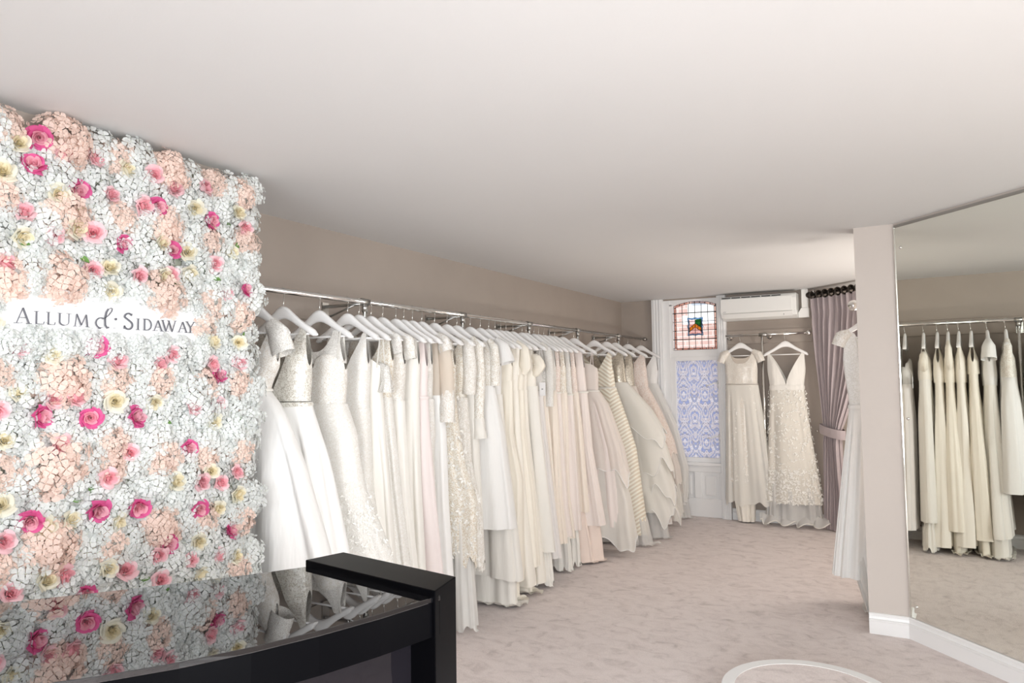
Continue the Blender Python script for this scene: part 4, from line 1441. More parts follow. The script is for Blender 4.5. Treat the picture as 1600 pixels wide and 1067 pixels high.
mid = [
    (5.085, 'champagne chiffon gown with lace trim down its front edge', 'over the champagne gown with lace trim', 'champagne', 'lace_fine', [(0.19, 1.42), (0.20, 1.1), (0.22, 0.6), (0.26, 0.25)], 0.25),
    (5.165, 'blush chiffon gown with sheer straps and a frilled cream underskirt', 'over the blush gown with sheer straps', 'blush', 'lace_blush', [(0.19, 1.40), (0.20, 1.0), (0.22, 0.5), (0.25, 0.28)], 0.28),
    (5.265, 'blush lace-topped gown hanging sixth before the chevron gown', 'sixth before the chevron gown', 'champagne', 'lace_nude', [(0.20, 1.40), (0.20, 1.19), (0.20, 0.6), (0.24, 0.25)], 0.25),
    (5.365, 'champagne gown with a narrow satin belt, fifth before the chevron gown', 'fifth before the chevron gown', 'blush', 'lace_fine', [(0.205, 1.38), (0.22, 1.0), (0.24, 0.6), (0.26, 0.30)], 0.30),
    (5.465, 'soft blush gown with beaded lace bodice, fourth before the chevron gown', 'fourth before the chevron gown', 'champagne', 'lace_blush', [(0.21, 1.40), (0.24, 0.95), (0.27, 0.45)], 0.42),
]
for k, (y, lab, hl, mt, bt, fr, hem) in enumerate(mid):
    def f_(g, k=k, mt=mt, bt=bt, fr=fr, hem=hem):
        bodice_part(g, M[bt], fr[0][1], 'v', 0.19, 0.042, zs=1.766, zu=1.60, zc=1.55, us=0.66, uo=0.88, waist=fr[0][0] - 0.006, seed=50 + k)
        if k % 2:
            belt_part(g, M['satin'], fr[0][1], fr[0][0], 0.05, 0.014)
        skirt_part(g, 'skirt', M[mt], fr[0][1], hem, tables(fr), BACK0, thick_tab(0.040, 0.062), folds=9, amp=0.38, seed=50 + k)
        if k in (1, 3):
            skirt_part(g, 'underskirt', M['satin'], 0.55, 0.015, tables([(0.2, 0.55), (0.24, 0.2), (0.25, 0.0)]), BACK0, thick_tab(0.03, 0.046, 0.55), folds=11, amp=0.4, seed=60 + k, hem_wave=0.03, wave_n=13)
        if k == 4:
            skirt_part(g, 'underskirt', M['pink_satin'], 0.6, -0.04, tables([(0.2, 0.6), (0.27, 0.2), (0.30, 0.0)]), BACK0, thick_tab(0.035, 0.05, 0.6), folds=5, amp=0.35, seed=66)
    D(y, lab, hl, f_)


def d25(g):
    bodice_part(g, M['blush'], 1.40, 'v', 0.20, 0.055, zs=1.766, zu=1.60, zc=1.54, us=0.66, uo=0.85, waist=0.215, seed=70)
    belt_part(g, M['satin'], 1.395, 0.225, 0.062, 0.016)
    skirt_part(g, 'skirt', M['blush'], 1.40, 0.30, tables([(0.22, 1.40), (0.25, 0.93), (0.36, 0.30)]), BACK0, thick_tab(0.06, 0.075), folds=10, amp=0.38, seed=70)
    skirt_part(g, 'underskirt', M['pink_satin'], 0.7, -0.02, tables([(0.25, 0.7), (0.33, 0.2), (0.35, 0.0)]), BACK0, thick_tab(0.05, 0.07, 0.7), folds=6, amp=0.35, seed=71)


D(5.62, 'blush gown with dusky pink lining at the floor, third before the chevron gown', 'third before the chevron gown', d25)


def d26(g):
    bodice_part(g, M['tulle_blush'], 1.40, 'sweetheart', 0.225, 0.06, zu=1.60, waist=0.225, seed=72)
    bodice_part(g, M['blush'], 1.40, 'sweetheart', 0.215, 0.052, zu=1.58, waist=0.215, seed=72, name='lining')
    strap_part(g, M['blush'], 0.17, 1.60, 0.004)
    belt_part(g, M['satin'], 1.40, 0.23, 0.066, 0.014)
    skirt_part(g, 'skirt', M['blush'], 1.40, 0.25, tables([(0.225, 1.40), (0.28, 1.29), (0.40, 0.91), (0.46, 0.25)]), BACK0, thick_tab(0.065, 0.10), folds=9, amp=0.3, seed=72)
    skirt_part(g, 'overskirt', M['tulle_blush'], 1.395, 0.68, tables([(0.235, 1.40), (0.31, 1.29), (0.44, 0.91), (0.50, 0.6)]), BACK0, thick_tab(0.07, 0.115), folds=8, amp=0.28, seed=73, hem_wave=0.07, wave_n=4, trim=M['white_satin'])
    skirt_part(g, 'overskirt', M['tulle'], 0.9, 0.10, tables([(0.36, 0.9), (0.49, 0.5), (0.54, 0.1)]), BACK0, thick_tab(0.07, 0.12, 0.9), folds=7, amp=0.35, seed=74, hem_wave=0.05, wave_n=4, trim=M['white_satin'])


D(5.86, 'blush tulle ball gown with layered overskirts just before the chevron gown', 'just before the chevron gown', d26)


def d27(g):
    bodice_part(g, M['chevron'], 1.43, 'v', 0.185, 0.06, zs=1.768, zu=1.58, zc=1.50, us=0.74, uo=0.88, waist=0.20, seed=75, ruche=0.03)
    belt_part(g, M['satin'], 1.42, 0.205, 0.066, 0.014)
    skirt_part(g, 'skirt', M['chevron'], 1.42, 0.10, tables([(0.205, 1.43), (0.30, 1.16), (0.39, 0.87), (0.47, 0.25), (0.49, 0.08)]), BACK0, thick_tab(0.066, 0.10), folds=3, amp=0.15, seed=75)
    skirt_part(g, 'underskirt', M['tulle_grey'], 0.6, -0.08, tables([(0.36, 0.6), (0.48, 0.2), (0.52, 0.0)]), BACK0, thick_tab(0.06, 0.10, 0.6), folds=9, amp=0.4, seed=76)


D(6.33, 'cream gown banded all over with chevron ribbon stripes', 'carrying the chevron striped gown', d27)


def d28(g):
    bodice_part(g, M['sequin'], 1.44, 'v', 0.19, 0.06, zs=1.768, zu=1.60, zc=1.62, us=0.6, uo=0.85, waist=0.205, seed=77)
    skirt_part(g, 'skirt', M['satin'], 1.46, 0.25, tables([(0.20, 1.48), (0.36, 1.28), (0.50, 1.06), (0.56, 0.6), (0.60, 0.25)]), BACK0, thick_tab(0.065, 0.10), folds=6, amp=0.15, seed=77)
    for q, (zt, zh, a0, a1) in enumerate(((1.47, 0.95, 0.21, 0.60), (1.05, 0.66, 0.50, 0.64), (0.8, 0.42, 0.52, 0.67), (0.55, 0.22, 0.55, 0.69))):
        skirt_part(g, 'ruffle', M['tulle'], zt, zh, [(zt, a0), ((zt + zh) / 2, a0 + (a1 - a0) * 0.6), (zh, a1)], BACK0, [(zt, 0.066 + 0.018 * q), (zh, 0.115 + 0.012 * q)], folds=5 + q, amp=0.16, seed=78 + q, hem_wave=0.075, wave_n=4 + q, trim=M['white_satin'])
    skirt_part(g, 'underskirt', M['tulle_grey'], 0.5, -0.05, tables([(0.45, 0.5), (0.55, 0.2), (0.58, 0.0)]), BACK0, thick_tab(0.06, 0.10, 0.5), folds=10, amp=0.4, seed=83)


D(6.64, 'ivory ruffled tulle ball gown with pewter sequin bodice', 'over the ruffled gown with pewter sequins', d28)


def d29(g):
    bodice_part(g, M['sequin'], 1.42, 'scoop', 0.19, 0.06, zs=1.768, zu=1.60, zc=1.58, us=0.6, uo=0.85, waist=0.20, seed=84)
    skirt_part(g, 'skirt', M['tulle_blush'], 1.43, 0.15, tables([(0.21, 1.43), (0.36, 1.0), (0.50, 0.5), (0.56, 0.15)]), BACK0, thick_tab(0.065, 0.10), folds=9, amp=0.3, seed=84, hem_wave=0.04)
    skirt_part(g, 'lining', M['lilac'], 1.42, 0.10, tables([(0.20, 1.43), (0.34, 1.0), (0.48, 0.5), (0.54, 0.10)]), BACK0, thick_tab(0.06, 0.09), folds=7, amp=0.2, seed=85)


D(6.88, 'lilac skirted gown with silver sequin bodice, third from the window end of the rail', 'third from the window end', d29)


def d30(g):
    bodice_part(g, M['lace_blush'], 1.40, 'v', 0.20, 0.06, zs=1.768, zu=1.60, zc=1.58, us=0.66, uo=0.85, waist=0.215, seed=86)
    skirt_part(g, 'skirt', M['lace_blush'], 1.41, 0.72, tables([(0.22, 1.41), (0.36, 1.14), (0.47, 0.87), (0.50, 0.72)]), BACK0, thick_tab(0.065, 0.10), folds=5, amp=0.2, seed=86, hem_wave=0.03)
    skirt_part(g, 'ruffle', M['tulle_blush'], 0.95, 0.40, tables([(0.42, 0.95), (0.52, 0.6), (0.54, 0.4)]), BACK0, thick_tab(0.07, 0.11, 0.95), folds=8, amp=0.3, seed=87, hem_wave=0.06, wave_n=5, trim=M['satin'])
    skirt_part(g, 'ruffle', M['tulle'], 0.62, 0.08, tables([(0.46, 0.62), (0.52, 0.3), (0.54, 0.06)]), BACK0, thick_tab(0.07, 0.11, 0.62), folds=9, amp=0.35, seed=88, hem_wave=0.05, wave_n=6)


D(7.25, 'blush pink lace gown flaring into tulle, second from the window end of the rail', 'second from the window end', d30)


def d31(g):
    bodice_part(g, M['white_satin'], 1.44, 'v', 0.19, 0.055, zs=1.768, zu=1.58, zc=1.52, us=0.72, uo=0.88, waist=0.18, seed=89, ruche=0.06)
    skirt_part(g, 'skirt', M['tulle_white'], 1.45, 0.22, tables([(0.185, 1.45), (0.38, 1.0), (0.49, 0.55), (0.48, 0.22)]), BACK0, thick_tab(0.06, 0.09), folds=9, amp=0.3, seed=89, hem_wave=0.05, trim=M['white_satin'])
    skirt_part(g, 'lining', M['white_satin'], 1.44, 0.15, tables([(0.18, 1.44), (0.35, 1.0), (0.45, 0.5), (0.46, 0.15)]), BACK0, thick_tab(0.055, 0.08), folds=6, amp=0.2, seed=90)
    skirt_part(g, 'ruffle', M['tulle_grey'], 0.45, -0.03, tables([(0.40, 0.45), (0.47, 0.2), (0.5, 0.0)]), BACK0, thick_tab(0.06, 0.085, 0.45), folds=10, amp=0.4, seed=91)


D(7.66, 'white tulle ball gown with ruched straps at the window end of the long rail', 'at its very end beside the window', d31)

# --- two gowns on the far wall rail
FG = 'gowns on the short far rail'
g = gown('beige gold lace gown with cap sleeves hanging beside the window', FY, -1.575, FG)
hanger('white hanger on the far rail beside the window, in the beige lace gown', (-1.575, FY, 1.94), 0, True, 'hangers on the short far rail')
bodice_part(g, M['lace_gold'], 1.43, 'scoop', 0.165, 0.05, zs=1.765, zu=1.60, zc=1.645, zb=1.69, us=0.62, uo=0.85, waist=0.16, seed=101)
bodice_part(g, M['illusion'], 1.58, 'scoop', 0.13, 0.045, zs=1.76, zu=1.72, zc=1.70, zb=1.70, us=0.9, uo=0.95, seed=103, name='illusion_yoke')
sleeve_part(g, M['lace_gold'], [(0.12, 1.775), (0.175, 1.735), (0.205, 1.66)], [0.025, 0.045, 0.042], 0.8, frill=0.1)
belt_part(g, M['lace_gold'], 1.43, 0.163, 0.055, 0.016, 'waist_trim')
s1 = skirt_part(g, 'skirt', M['lace_gold'], 1.425, 0.42, [(1.42, 0.16), (0.9, 0.165), (0.42, 0.175)], [(1.42, 0.16), (0.9, 0.165), (0.42, 0.18)], [(1.42, 0.055), (0.42, 0.07)], folds=6, amp=0.15, seed=101, hem_wave=0.02, wave_n=9)
scatter_leaves(g, s1, M['applique'], 260, 8, (0.012, 0.022), (0.42, 1.40), dens=lambda c: 0.5 + (1.5 if c.z < 0.75 else 0), face=lambda c, n_: c.y < 0.02)
skirt_part(g, 'overskirt', M['tulle'], 1.42, 0.20, [(1.42, 0.168), (0.9, 0.23), (0.2, 0.31)], [(1.42, 0.165), (0.9, 0.175), (0.2, 0.20)], [(1.42, 0.058), (0.2, 0.085)], folds=9, amp=0.2, seed=102, hem_wave=0.02)
g.children[-1].data.materials[0] = tulle('sheer_beige_overlay', (0.84, 0.79, 0.73), 0.62)
skirt_part(g, 'underskirt', M['cream'], 0.6, 0.015, [(0.6, 0.13), (0.25, 0.10), (0.0, 0.09)], [(0.6, 0.13), (0.25, 0.11), (0.0, 0.07)], [(0.6, 0.05), (0.0, 0.05)], folds=6, amp=0.35, seed=104)

g = gown('ivory gown with plunging plain bodice and leaf-covered skirt on the far wall', FY, -1.13, FG)
hanger('white hanger on the far rail, in the leaf-covered plunging gown', (-1.13, FY, 1.94), 0, True, 'hangers on the short far rail')
bodice_part(g, M['satin'], 1.385, 'v', 0.185, 0.055, zs=1.745, zu=1.56, zc=1.42, zb=1.43, us=0.80, uo=0.93, waist=0.165, seed=105, vexp=0.62, nt=160)
belt_part(g, M['satin'], 1.39, 0.166, 0.057, 0.05, 'waistband')
s2 = skirt_part(g, 'skirt', M['lace_fine'], 1.37, 0.235, [(1.37, 0.166), (1.0, 0.205), (0.6, 0.255), (0.235, 0.30)], [(1.37, 0.165), (1.0, 0.185), (0.6, 0.21), (0.235, 0.24)], [(1.37, 0.058), (0.6, 0.09), (0.235, 0.10)], folds=5, amp=0.14, seed=105)
s2.data.materials[0] = cloth('greige_net_skirt', (0.70, 0.665, 0.60), 0.6, 0.2)
scatter_leaves(g, s2, M['applique'], 1000, 9, (0.012, 0.024), (0.23, 1.36), dens=lambda c: 0.55 + (1.3 if c.z < 0.6 else 0), face=lambda c, n_: c.y < 0.03, lift=0.006)
skirt_part(g, 'underskirt', M['tulle_grey'], 0.5, 0.05, [(0.5, 0.26), (0.0, 0.30)], [(0.5, 0.22), (0.0, 0.24)], [(0.5, 0.07), (0.0, 0.09)], folds=9, amp=0.4, seed=106, hem_wave=0.02)
# rolled ruffle of the train along the floor
mb = MB()
R = []
for i in range(6):
    t = i / 5
    row = []
    for j in range(120):
        u = j / 119
        x_ = -0.30 + 0.66 * u
        wv = sin(u * 26) * 0.045 * t + sin(u * 57 + 1) * 0.016 * t
        row.append((x_ + 0.02 * cos(u * 26) * t, -0.05 - 0.10 * t + wv, 0.115 - 0.085 * t + 0.035 * t * (0.5 + 0.5 * cos(u * 26)) + 0.01 * sin(u * 40)))
    R.append(row)
mb.grid(R)
mb.build('train_ruffle', M['tulle_grey'], g, True)
mb = MB()
mb.tube([Vector(p) for p in R[-1]], 0.006, 6)
mb.build('ruffle_trim', M['satin'], g, True)

# --- the gown half hidden behind the pillar
g = gown('white lace-topped gown with pleated chiffon skirt, half hidden behind the pale pillar', RYR, -0.235, 'gown behind the pillar')
hanger('white hanger on the ball-ended rail behind the pale pillar', (-0.235, RYR, 1.965), 0, True, 'hanger behind the pillar')
bodice_part(g, lace('white_lace', (0.80, 0.79, 0.76), (0.89, 0.885, 0.87), 75), 1.30, 'v', 0.17, 0.055, zs=1.785, zu=1.60, zc=1.36, zb=1.6, us=0.5, uo=0.82, waist=0.145, seed=110)
sleeve_part(g, M['lace_ivory'], [(0.12, 1.79), (0.17, 1.76), (0.195, 1.70)], [0.025, 0.045, 0.045], 0.8, frill=0.1)
belt_part(g, M['white_satin'], 1.295, 0.148, 0.06, 0.03, 'waistband')
skirt_part(g, 'skirt', M['white_satin'], 1.29, 0.20, [(1.29, 0.148), (0.2, 0.25)], [(1.29, 0.146), (0.8, 0.21), (0.2, 0.285)], [(1.29, 0.06), (0.2, 0.11)], folds=17, amp=0.22, seed=110, nt=160)
skirt_part(g, 'train', M['tulle_white'], 0.5, -0.03, [(0.5, 0.2), (0.0, 0.25)], [(0.5, 0.17), (0.2, 0.14), (0.0, 0.08)], [(0.5, 0.08), (0.0, 0.16)], folds=13, amp=0.3, seed=111, sag=-0.06)

# ------------------------------------------------------------------ curtain across the corner
cp0, cp1 = Vector((-0.885, 7.80, 2.325)), Vector((0.20, 6.80, 2.325))
cdir = (cp1 - cp0).normalized()
cn = Vector((-0.677, -0.736, 0)).normalized()
pole = thing('curtain_pole', 'dark bronze curtain pole across the far right corner', 'curtain pole')
m = MB(); m.tube([cp0, cp1], 0.017, 12); m.build('pole', M['bronze'], pole, True)
m = MB(); m.sphere(cp0 - cdir * 0.015, 0.032, 16, 10); m.build('finial', M['bronze'], pole, True)
m = MB(); m.tube([cp0 + cdir * 0.05, cp0 + cdir * 0.05 + Vector((0, 0, 0.064))], 0.006, 8); m.build('ceiling_bracket', M['chrome'], pole, True)
m = MB(); m.tube([cp1 - cdir * 0.05, cp1 - cdir * 0.05 + Vector((0, 0, 0.064))], 0.006, 8); m.build('ceiling_bracket', M['chrome'], pole, True)
cur = thing('curtain', 'mauve grey curtain gathered into a tieback in the far right corner', 'curtain')
TIE = 0.955


def curtain_point(s, z):
    top = cp0 + cdir * (0.02 + 0.72 * s)
    tie = Vector((-0.80, 7.74, 0)) + cdir * (0.015 + 0.21 * s)
    bot = Vector((-0.80, 7.74, 0)) + cdir * (0.0 + 0.24 * s)
    if z > TIE:
        t = (2.30 - z) / (2.30 - TIE)
        w = t ** 1.6
        if s < 0.3:
            w = t ** 1.0
        base = top * (1 - w) + tie * w
    else:
        w = smooth((TIE - z) / TIE)
        base = tie * (1 - w) + bot * w
    amp = 0.024 if z > TIE else 0.030
    pinch = math.exp(-((z - 2.12) / 0.05) ** 2)
    amp *= 1 - 0.3 * pinch - 0.35 * math.exp(-((z - TIE) / 0.06) ** 2)
    ph = 2 * pi * 9 * s
    off = amp * (sin(ph) + 0.35 * sin(2.3 * ph + 3 * z)) + 0.010 * sin(5 * s + 4 * z)
    p = base + cn * off
    p.z = z
    return p


m = MB()
R = []
for i in range(61):
    z = 2.285 + (0.012 - 2.285) * i / 60
    R.append([curtain_point(j / 140, z) for j in range(141)])
m.grid(R)
m.build('drape', M['curtain'], cur, True)
for k in range(9):
    c = cp0 + cdir * (0.04 + 0.085 * k)
    m = MB()
    ring = [c + Vector((0, 0, 0.034 * cos(t) - 0.008)) + cn * 0.034 * sin(t) for t in [2 * pi * q / 20 for q in range(20)]]
    m.tube(ring, 0.0095, 8, closed=True)
    m.build('curtain_ring', M['bronze'], cur, True)
m = MB()
R = []
c0 = Vector((-0.80, 7.74, 0)) + cdir * 0.12
for z, k in ((1.005, 1.0), (0.99, 1.04), (0.93, 1.04), (0.915, 1.0)):
    R.append([c0 + cdir * (0.155 * cos(t) * k) + cn * (0.062 * sin(t) * k) + Vector((0, 0, z - 0.028 * cos(t))) for t in [2 * pi * q / 40 for q in range(40)]])
m.grid(R, wrap=True)
m.build('tieback', M['curtain'], cur, True)
hk = thing('tieback_hook', 'small chrome tieback hook on the wall left of the curtain', 'hook')
m = MB(); m.tube([(-0.862, YF - 0.075, 0.955), (-0.862, YF, 0.955)], 0.006, 8); m.build('stem', M['chrome'], hk, True)
m = MB(); m.sphere((-0.862, YF - 0.08, 0.955), 0.012, 12, 8); m.build('knob', M['chrome'], hk, True)

# ------------------------------------------------------------------ round bridal podium with white rim
pod = thing('bridal_podium', 'low round carpeted podium with a white rim in front of the mirror', 'podium', (-0.4525, 3.444, 0))
PR = 0.373
m = MB()
for k in range(1):
    m.prism([((PR - 0.058) * cos(2 * pi * j / 72), (PR - 0.055) * sin(2 * pi * j / 72)) for j in range(72)], 0.0, 0.118)
m.build('carpet_top', M['carpet'], pod)
m = MB()
R = []
for r_, z in ((PR - 0.058, 0.02), (PR - 0.058, 0.120), (PR - 0.004, 0.120), (PR, 0.116), (PR, 0.0)):
    R.append([(r_ * cos(2 * pi * j / 96), r_ * sin(2 * pi * j / 96), z) for j in range(96)])
m.grid(R, wrap=True)
m.build('rim', M['white_gloss'], pod)

# ------------------------------------------------------------------ curved black reception desk
DZ = 1.07
desk = thing('reception_desk', 'curved black reception desk with mirror-black glass top in front of the flower wall', 'desk')
front = [(-0.852, 1.215), (-0.885, 1.07), (-0.922, 0.95), (-0.966, 0.84), (-1.016, 0.743), (-1.079, 0.65), (-1.16, 0.555), (-1.26, 0.465), (-1.38, 0.385)]
back = [(-1.268, 1.262), (-1.32, 1.175), (-1.39, 1.075), (-1.50, 0.925), (-1.619, 0.778), (-1.72, 0.68), (-1.80, 0.62)]


def offset_poly(pts, d):
    out = []
    for i, p in enumerate(pts):
        a = Vector(pts[max(i - 1, 0)]); b = Vector(pts[min(i + 1, len(pts) - 1)])
        t = (b - a).normalized()
        nrm = Vector((t.y, -t.x))
        out.append((p[0] + nrm.x * d, p[1] + nrm.y * d))
    return out


poly = front + back[::-1]
m = MB(); m.prism(poly, DZ - 0.010, DZ); m.build('glass_top', M['black_glass'], desk, bevel=0.0015)


def strip(pts, d0, d1, z0, z1):
    """solid strip that follows a curve, from offset d0 to d1"""
    A, B_ = offset_poly(pts, d0), offset_poly(pts, d1)
    mb = MB()
    R = [[(a[0], a[1], z0), (b[0], b[1], z0), (b[0], b[1], z1), (a[0], a[1], z1)] for a, b in zip(A, B_)]
    mb.grid(R, wrap=True)
    mb.add(R[0], [(0, 1, 2, 3)]); mb.add(R[-1], [(3, 2, 1, 0)])
    return mb


# the front line runs from the far end towards the camera: its right-hand side is the inside of the desk
strip(front, 0.002, 0.062, DZ - 0.078, DZ - 0.0105).build('front_rail', M['black'], desk)
strip(front[:-1], 0.064, 0.080, 0.08, DZ - 0.083).build('gloss_front_panel', M['black_gloss'], desk, False)
strip(front, 0.03, 0.075, 0.0, 0.08).build('plinth', M['black'], desk)
strip(back, -0.03, -0.004, 0.0, DZ - 0.0105).build('back_panel', M['black'], desk)
m = MB(); m.prism([(-1.275, 1.266), (-0.850, 1.194), (-0.872, 1.302), (-1.247, 1.366)], 0, DZ + 0.014)
m.build('end_panel', M['black'], desk, bevel=0.002)
m = MB(); m.prism([(-1.38, 0.385), (-1.80, 0.62), (-1.86, 0.53), (-1.43, 0.295)], 0, DZ + 0.014)
m.build('end_panel', M['black'], desk, bevel=0.002)

# ------------------------------------------------------------------ flower wall
XFW = -2.415            # front of the backing board
FY0, FY1, FZ1 = 0.86, 2.06, 2.345
fwall = thing('flower_wall', 'wall panel packed with white and peach hydrangeas and pink and cream roses', 'flower wall', (XFW, 1.46, 0))
m = MB(); m.box((-0.05, FY0 - 1.46 + 0.02, 0.0), (0.0, FY1 - 1.46 - 0.02, FZ1 - 0.02)); m.build('backing_board', M['moss'], fwall)


def petal(mb, o, d, nrm, L, wd, cup, rip, mi=0):
    """rounded, slightly rippled petal that starts at o and runs along d"""
    s = d.cross(nrm).normalized()
    b = [o + d * (L * 0.55) + nrm * (cup * 0.2)]
    for k, (u, w) in enumerate(((0.0, 0.0), (0.32, 0.50), (0.62, 1.0), (0.88, 0.86), (1.04, 0.34), (1.02, -0.20), (0.90, -0.80), (0.62, -1.0), (0.32, -0.50))):
        b.append(o + d * (L * u) + s * (wd * w) + nrm * (cup * u * u + (rip if k % 2 else -rip) * (u > 0.5)))
    mb.add(b, [(0, k, k + 1) for k in range(1, 9)] + [(0, 9, 1)], mi)


def hydrangea_mesh(mats, seed, nfl, pmin, pmax, R=0.085, depth=0.066):
    rnd = random.Random(seed)
    mb = MB()
    for i in range(nfl):
        q = (i + 0.5) / nfl
        ct = 1 - 1.02 * q
        st = sqrt(max(0, 1 - ct * ct))
        ph = i * 2.39996 + rnd.uniform(-.2, .2)
        nrm = Vector((ct, st * cos(ph), st * sin(ph)))
        rr = 1 + rnd.uniform(-0.20, 0.13)
        o = Vector((nrm.x * depth * rr, nrm.y * R * rr, nrm.z * R * rr))
        nrm = (nrm + Vector((0.30, rnd.uniform(-.46, .46), rnd.uniform(-.46, .46)))).normalized()
        ref = Vector((0, 0, 1)) if abs(nrm.z) < 0.9 else Vector((0, 1, 0))
        t = nrm.cross(ref).normalized()
        w = nrm.cross(t)
        a0 = rnd.uniform(0, 6.28)
        sz = rnd.uniform(pmin, pmax)
        for k in range(4):
            a = a0 + k * pi / 2 + rnd.uniform(-.12, .12)
            d = (t * cos(a) + w * sin(a) + nrm * rnd.uniform(-0.10, 0.34)).normalized()
            petal(mb, o + d * sz * 0.06, d, nrm, sz, sz * rnd.uniform(0.50, 0.60), rnd.uniform(-0.004, 0.003), rnd.uniform(0.0004, 0.0012))
        e = o + nrm * 0.0022
        mb.add([e + t * 0.0019, e + w * 0.0019, e - t * 0.0019, e - w * 0.0019, e + nrm * 0.0016], [(0, 1, 4), (1, 2, 4), (2, 3, 4), (3, 0, 4)], 1)
    return mb.mesh('hydrangea', mats)


def rose_mesh(outer, inner, seed, R=0.04):
    rnd = random.Random(seed)
    mb = MB()
    layers = [(3, 0.20, 0.30, 0.98, 2.8, 1), (3, 0.36, 0.46, 1.0, 2.5, 1), (4, 0.52, 0.64, 0.97, 2.1, 1), (5, 0.66, 0.82, 0.88, 1.7, 0), (5, 0.72, 0.97, 0.72, 1.6, 0)]
    for n_, rb, rtp, hgt, span, mi in layers:
        a0 = rnd.uniform(0, 6.28)
        for k in range(n_):
            ph0 = a0 + k * 2 * pi / n_ + rnd.uniform(-.15, .15)
            h = hgt * rnd.uniform(0.86, 1.10)
            jr = rnd.uniform(0.86, 1.10)
            tw = rnd.uniform(-0.16, 0.16)
            rows = []
            for i in range(6):
                t = i / 5
                row = []
                for j in range(7):
                    s = -1 + j / 3
                    ph = ph0 + s * span / 2 * (0.55 + 0.45 * sin(pi * min(1, 0.25 + 0.6 * t)))
                    edge = 1 - 0.34 * s * s * t + tw * s * t
                    r = R * (rb * 0.45 + (rtp - rb * 0.45) * t ** 1.3 + (0.14 * t ** 5 if hgt < 0.9 else -0.02 * t)) * (1 + 0.12 * s * t) * (1 + (jr - 1) * t)
                    x_ = R * 1.25 * (h * t * edge - 0.25 * (t ** 4) * (1.0 - hgt + 0.1))
                    row.append((x_, r * cos(ph), r * sin(ph)))
                rows.append(row)
            mb.grid(rows, mi=mi)
    # tight heart
    hrt = [[(R * 1.25 * 0.93 * t, R * (0.10 + 0.08 * t) * cos(2 * pi * j / 8 + 2 * t), R * (0.10 + 0.08 * t) * sin(2 * pi * j / 8 + 2 * t)) for j in range(8)] for t in (0, 0.5, 1.0)]
    mb.grid(hrt, wrap=True, mi=1)
    return mb.mesh('rose', [outer, inner], True)


HW = [hydrangea_mesh([M['petal_white'], M['floret_eye']], 100 + k, 66, 0.0160, 0.0205) for k in range(6)]
HP = [hydrangea_mesh([M['petal_peach'], M['peach_eye']], 200 + k, 76, 0.0140, 0.0180) for k in range(5)]
RH = [rose_mesh(M['rose_hot'], M['rose_mid'], 300 + k) for k in range(3)]
RP = [rose_mesh(M['rose_pink'], M['rose_core'], 310 + k) for k in range(3)]
RC = [rose_mesh(M['rose_cream'], M['rose_butter'], 320 + k) for k in range(3)]
mb = MB()
rows = []
for i in range(5):
    t = i / 4
    w = 0.016 * sin(pi * (0.08 + 0.9 * t)) 
    rows.append([(0.012 * t + 0.004, -w, 0.055 * t), (0.008 * t, 0, 0.055 * t), (0.012 * t + 0.004, w, 0.055 * t)])
mb.grid(rows)
LEAF = mb.mesh('leaf', M['leaf'], True)

PEACH = [(1.13,2.29,0.05),(1.31,2.30,0.08),(1.49,2.29,0.05),(1.68,2.29,0.07),(1.88,2.29,0.05),(2.01,2.28,0.06),(1.12,2.08,0.05),(1.31,2.07,0.07),(1.5,2.08,0.04),(1.66,2.09,0.07),(1.85,2.06,0.05),(2.03,2.09,0.04),(1.13,1.83,0.07),(1.3,1.845,0.08),(1.66,1.84,0.08),(1.86,1.81,0.05),(2.0,1.78,0.06),(1.83,1.73,0.05),(1.12,1.54,0.05),(1.31,1.52,0.08),(1.48,1.52,0.05),(1.65,1.52,0.06),(1.84,1.5,0.05),(1.99,1.51,0.06),(1.13,1.25,0.06),(1.3,1.25,0.09),(1.47,1.3,0.06),(1.47,1.22,0.06),(1.66,1.24,0.07),(1.84,1.23,0.05),(2.01,1.23,0.05),(1.66,0.99,0.07),(1.84,0.99,0.04),(2.02,0.96,0.05),(1.28,1.0,0.08),(1.47,0.97,0.04),(1.13,0.97,0.05),(2.0,0.77,0.04)]
HOT = [(1.22,2.29),(1.34,2.15),(1.49,2.0),(1.85,2.14),(1.69,2.0),(1.62,2.15),(1.41,1.635),(1.21,2.19),(2.01,1.88),(1.23,1.41),(1.4,1.4),(1.54,1.39),(1.42,1.1),(1.57,1.09),(1.22,1.1),(1.39,0.84),(1.81,1.04),(1.68,0.93),(1.89,1.53),(1.76,1.27),(1.95,0.92)]
PINK = [(1.28,2.25),(1.39,2.26),(1.6,2.26),(1.81,2.26),(1.45,2.15),(1.56,2.14),(1.18,2.03),(1.27,1.99),(1.4,2.01),(1.4,1.89),(1.55,1.89),(1.87,1.98),(2.01,2.14),(1.12,1.87),(1.68,1.91),(1.93,1.86),(1.18,1.62),(1.68,1.62),(1.69,2.22),(1.48,1.58),(1.63,1.58),(1.85,1.58),(1.98,1.58),(1.33,1.46),(1.27,1.46),(1.11,1.44),(1.89,1.43),(1.78,1.41),(1.53,1.27),(1.45,1.2),(1.97,1.15),(1.9,1.12),(1.81,1.14),(1.29,1.33),(1.14,1.05),(1.31,0.91),(1.52,0.87),(1.77,0.85),(1.89,0.85),(1.64,0.91),(1.65,0.81),(1.16,0.89)]
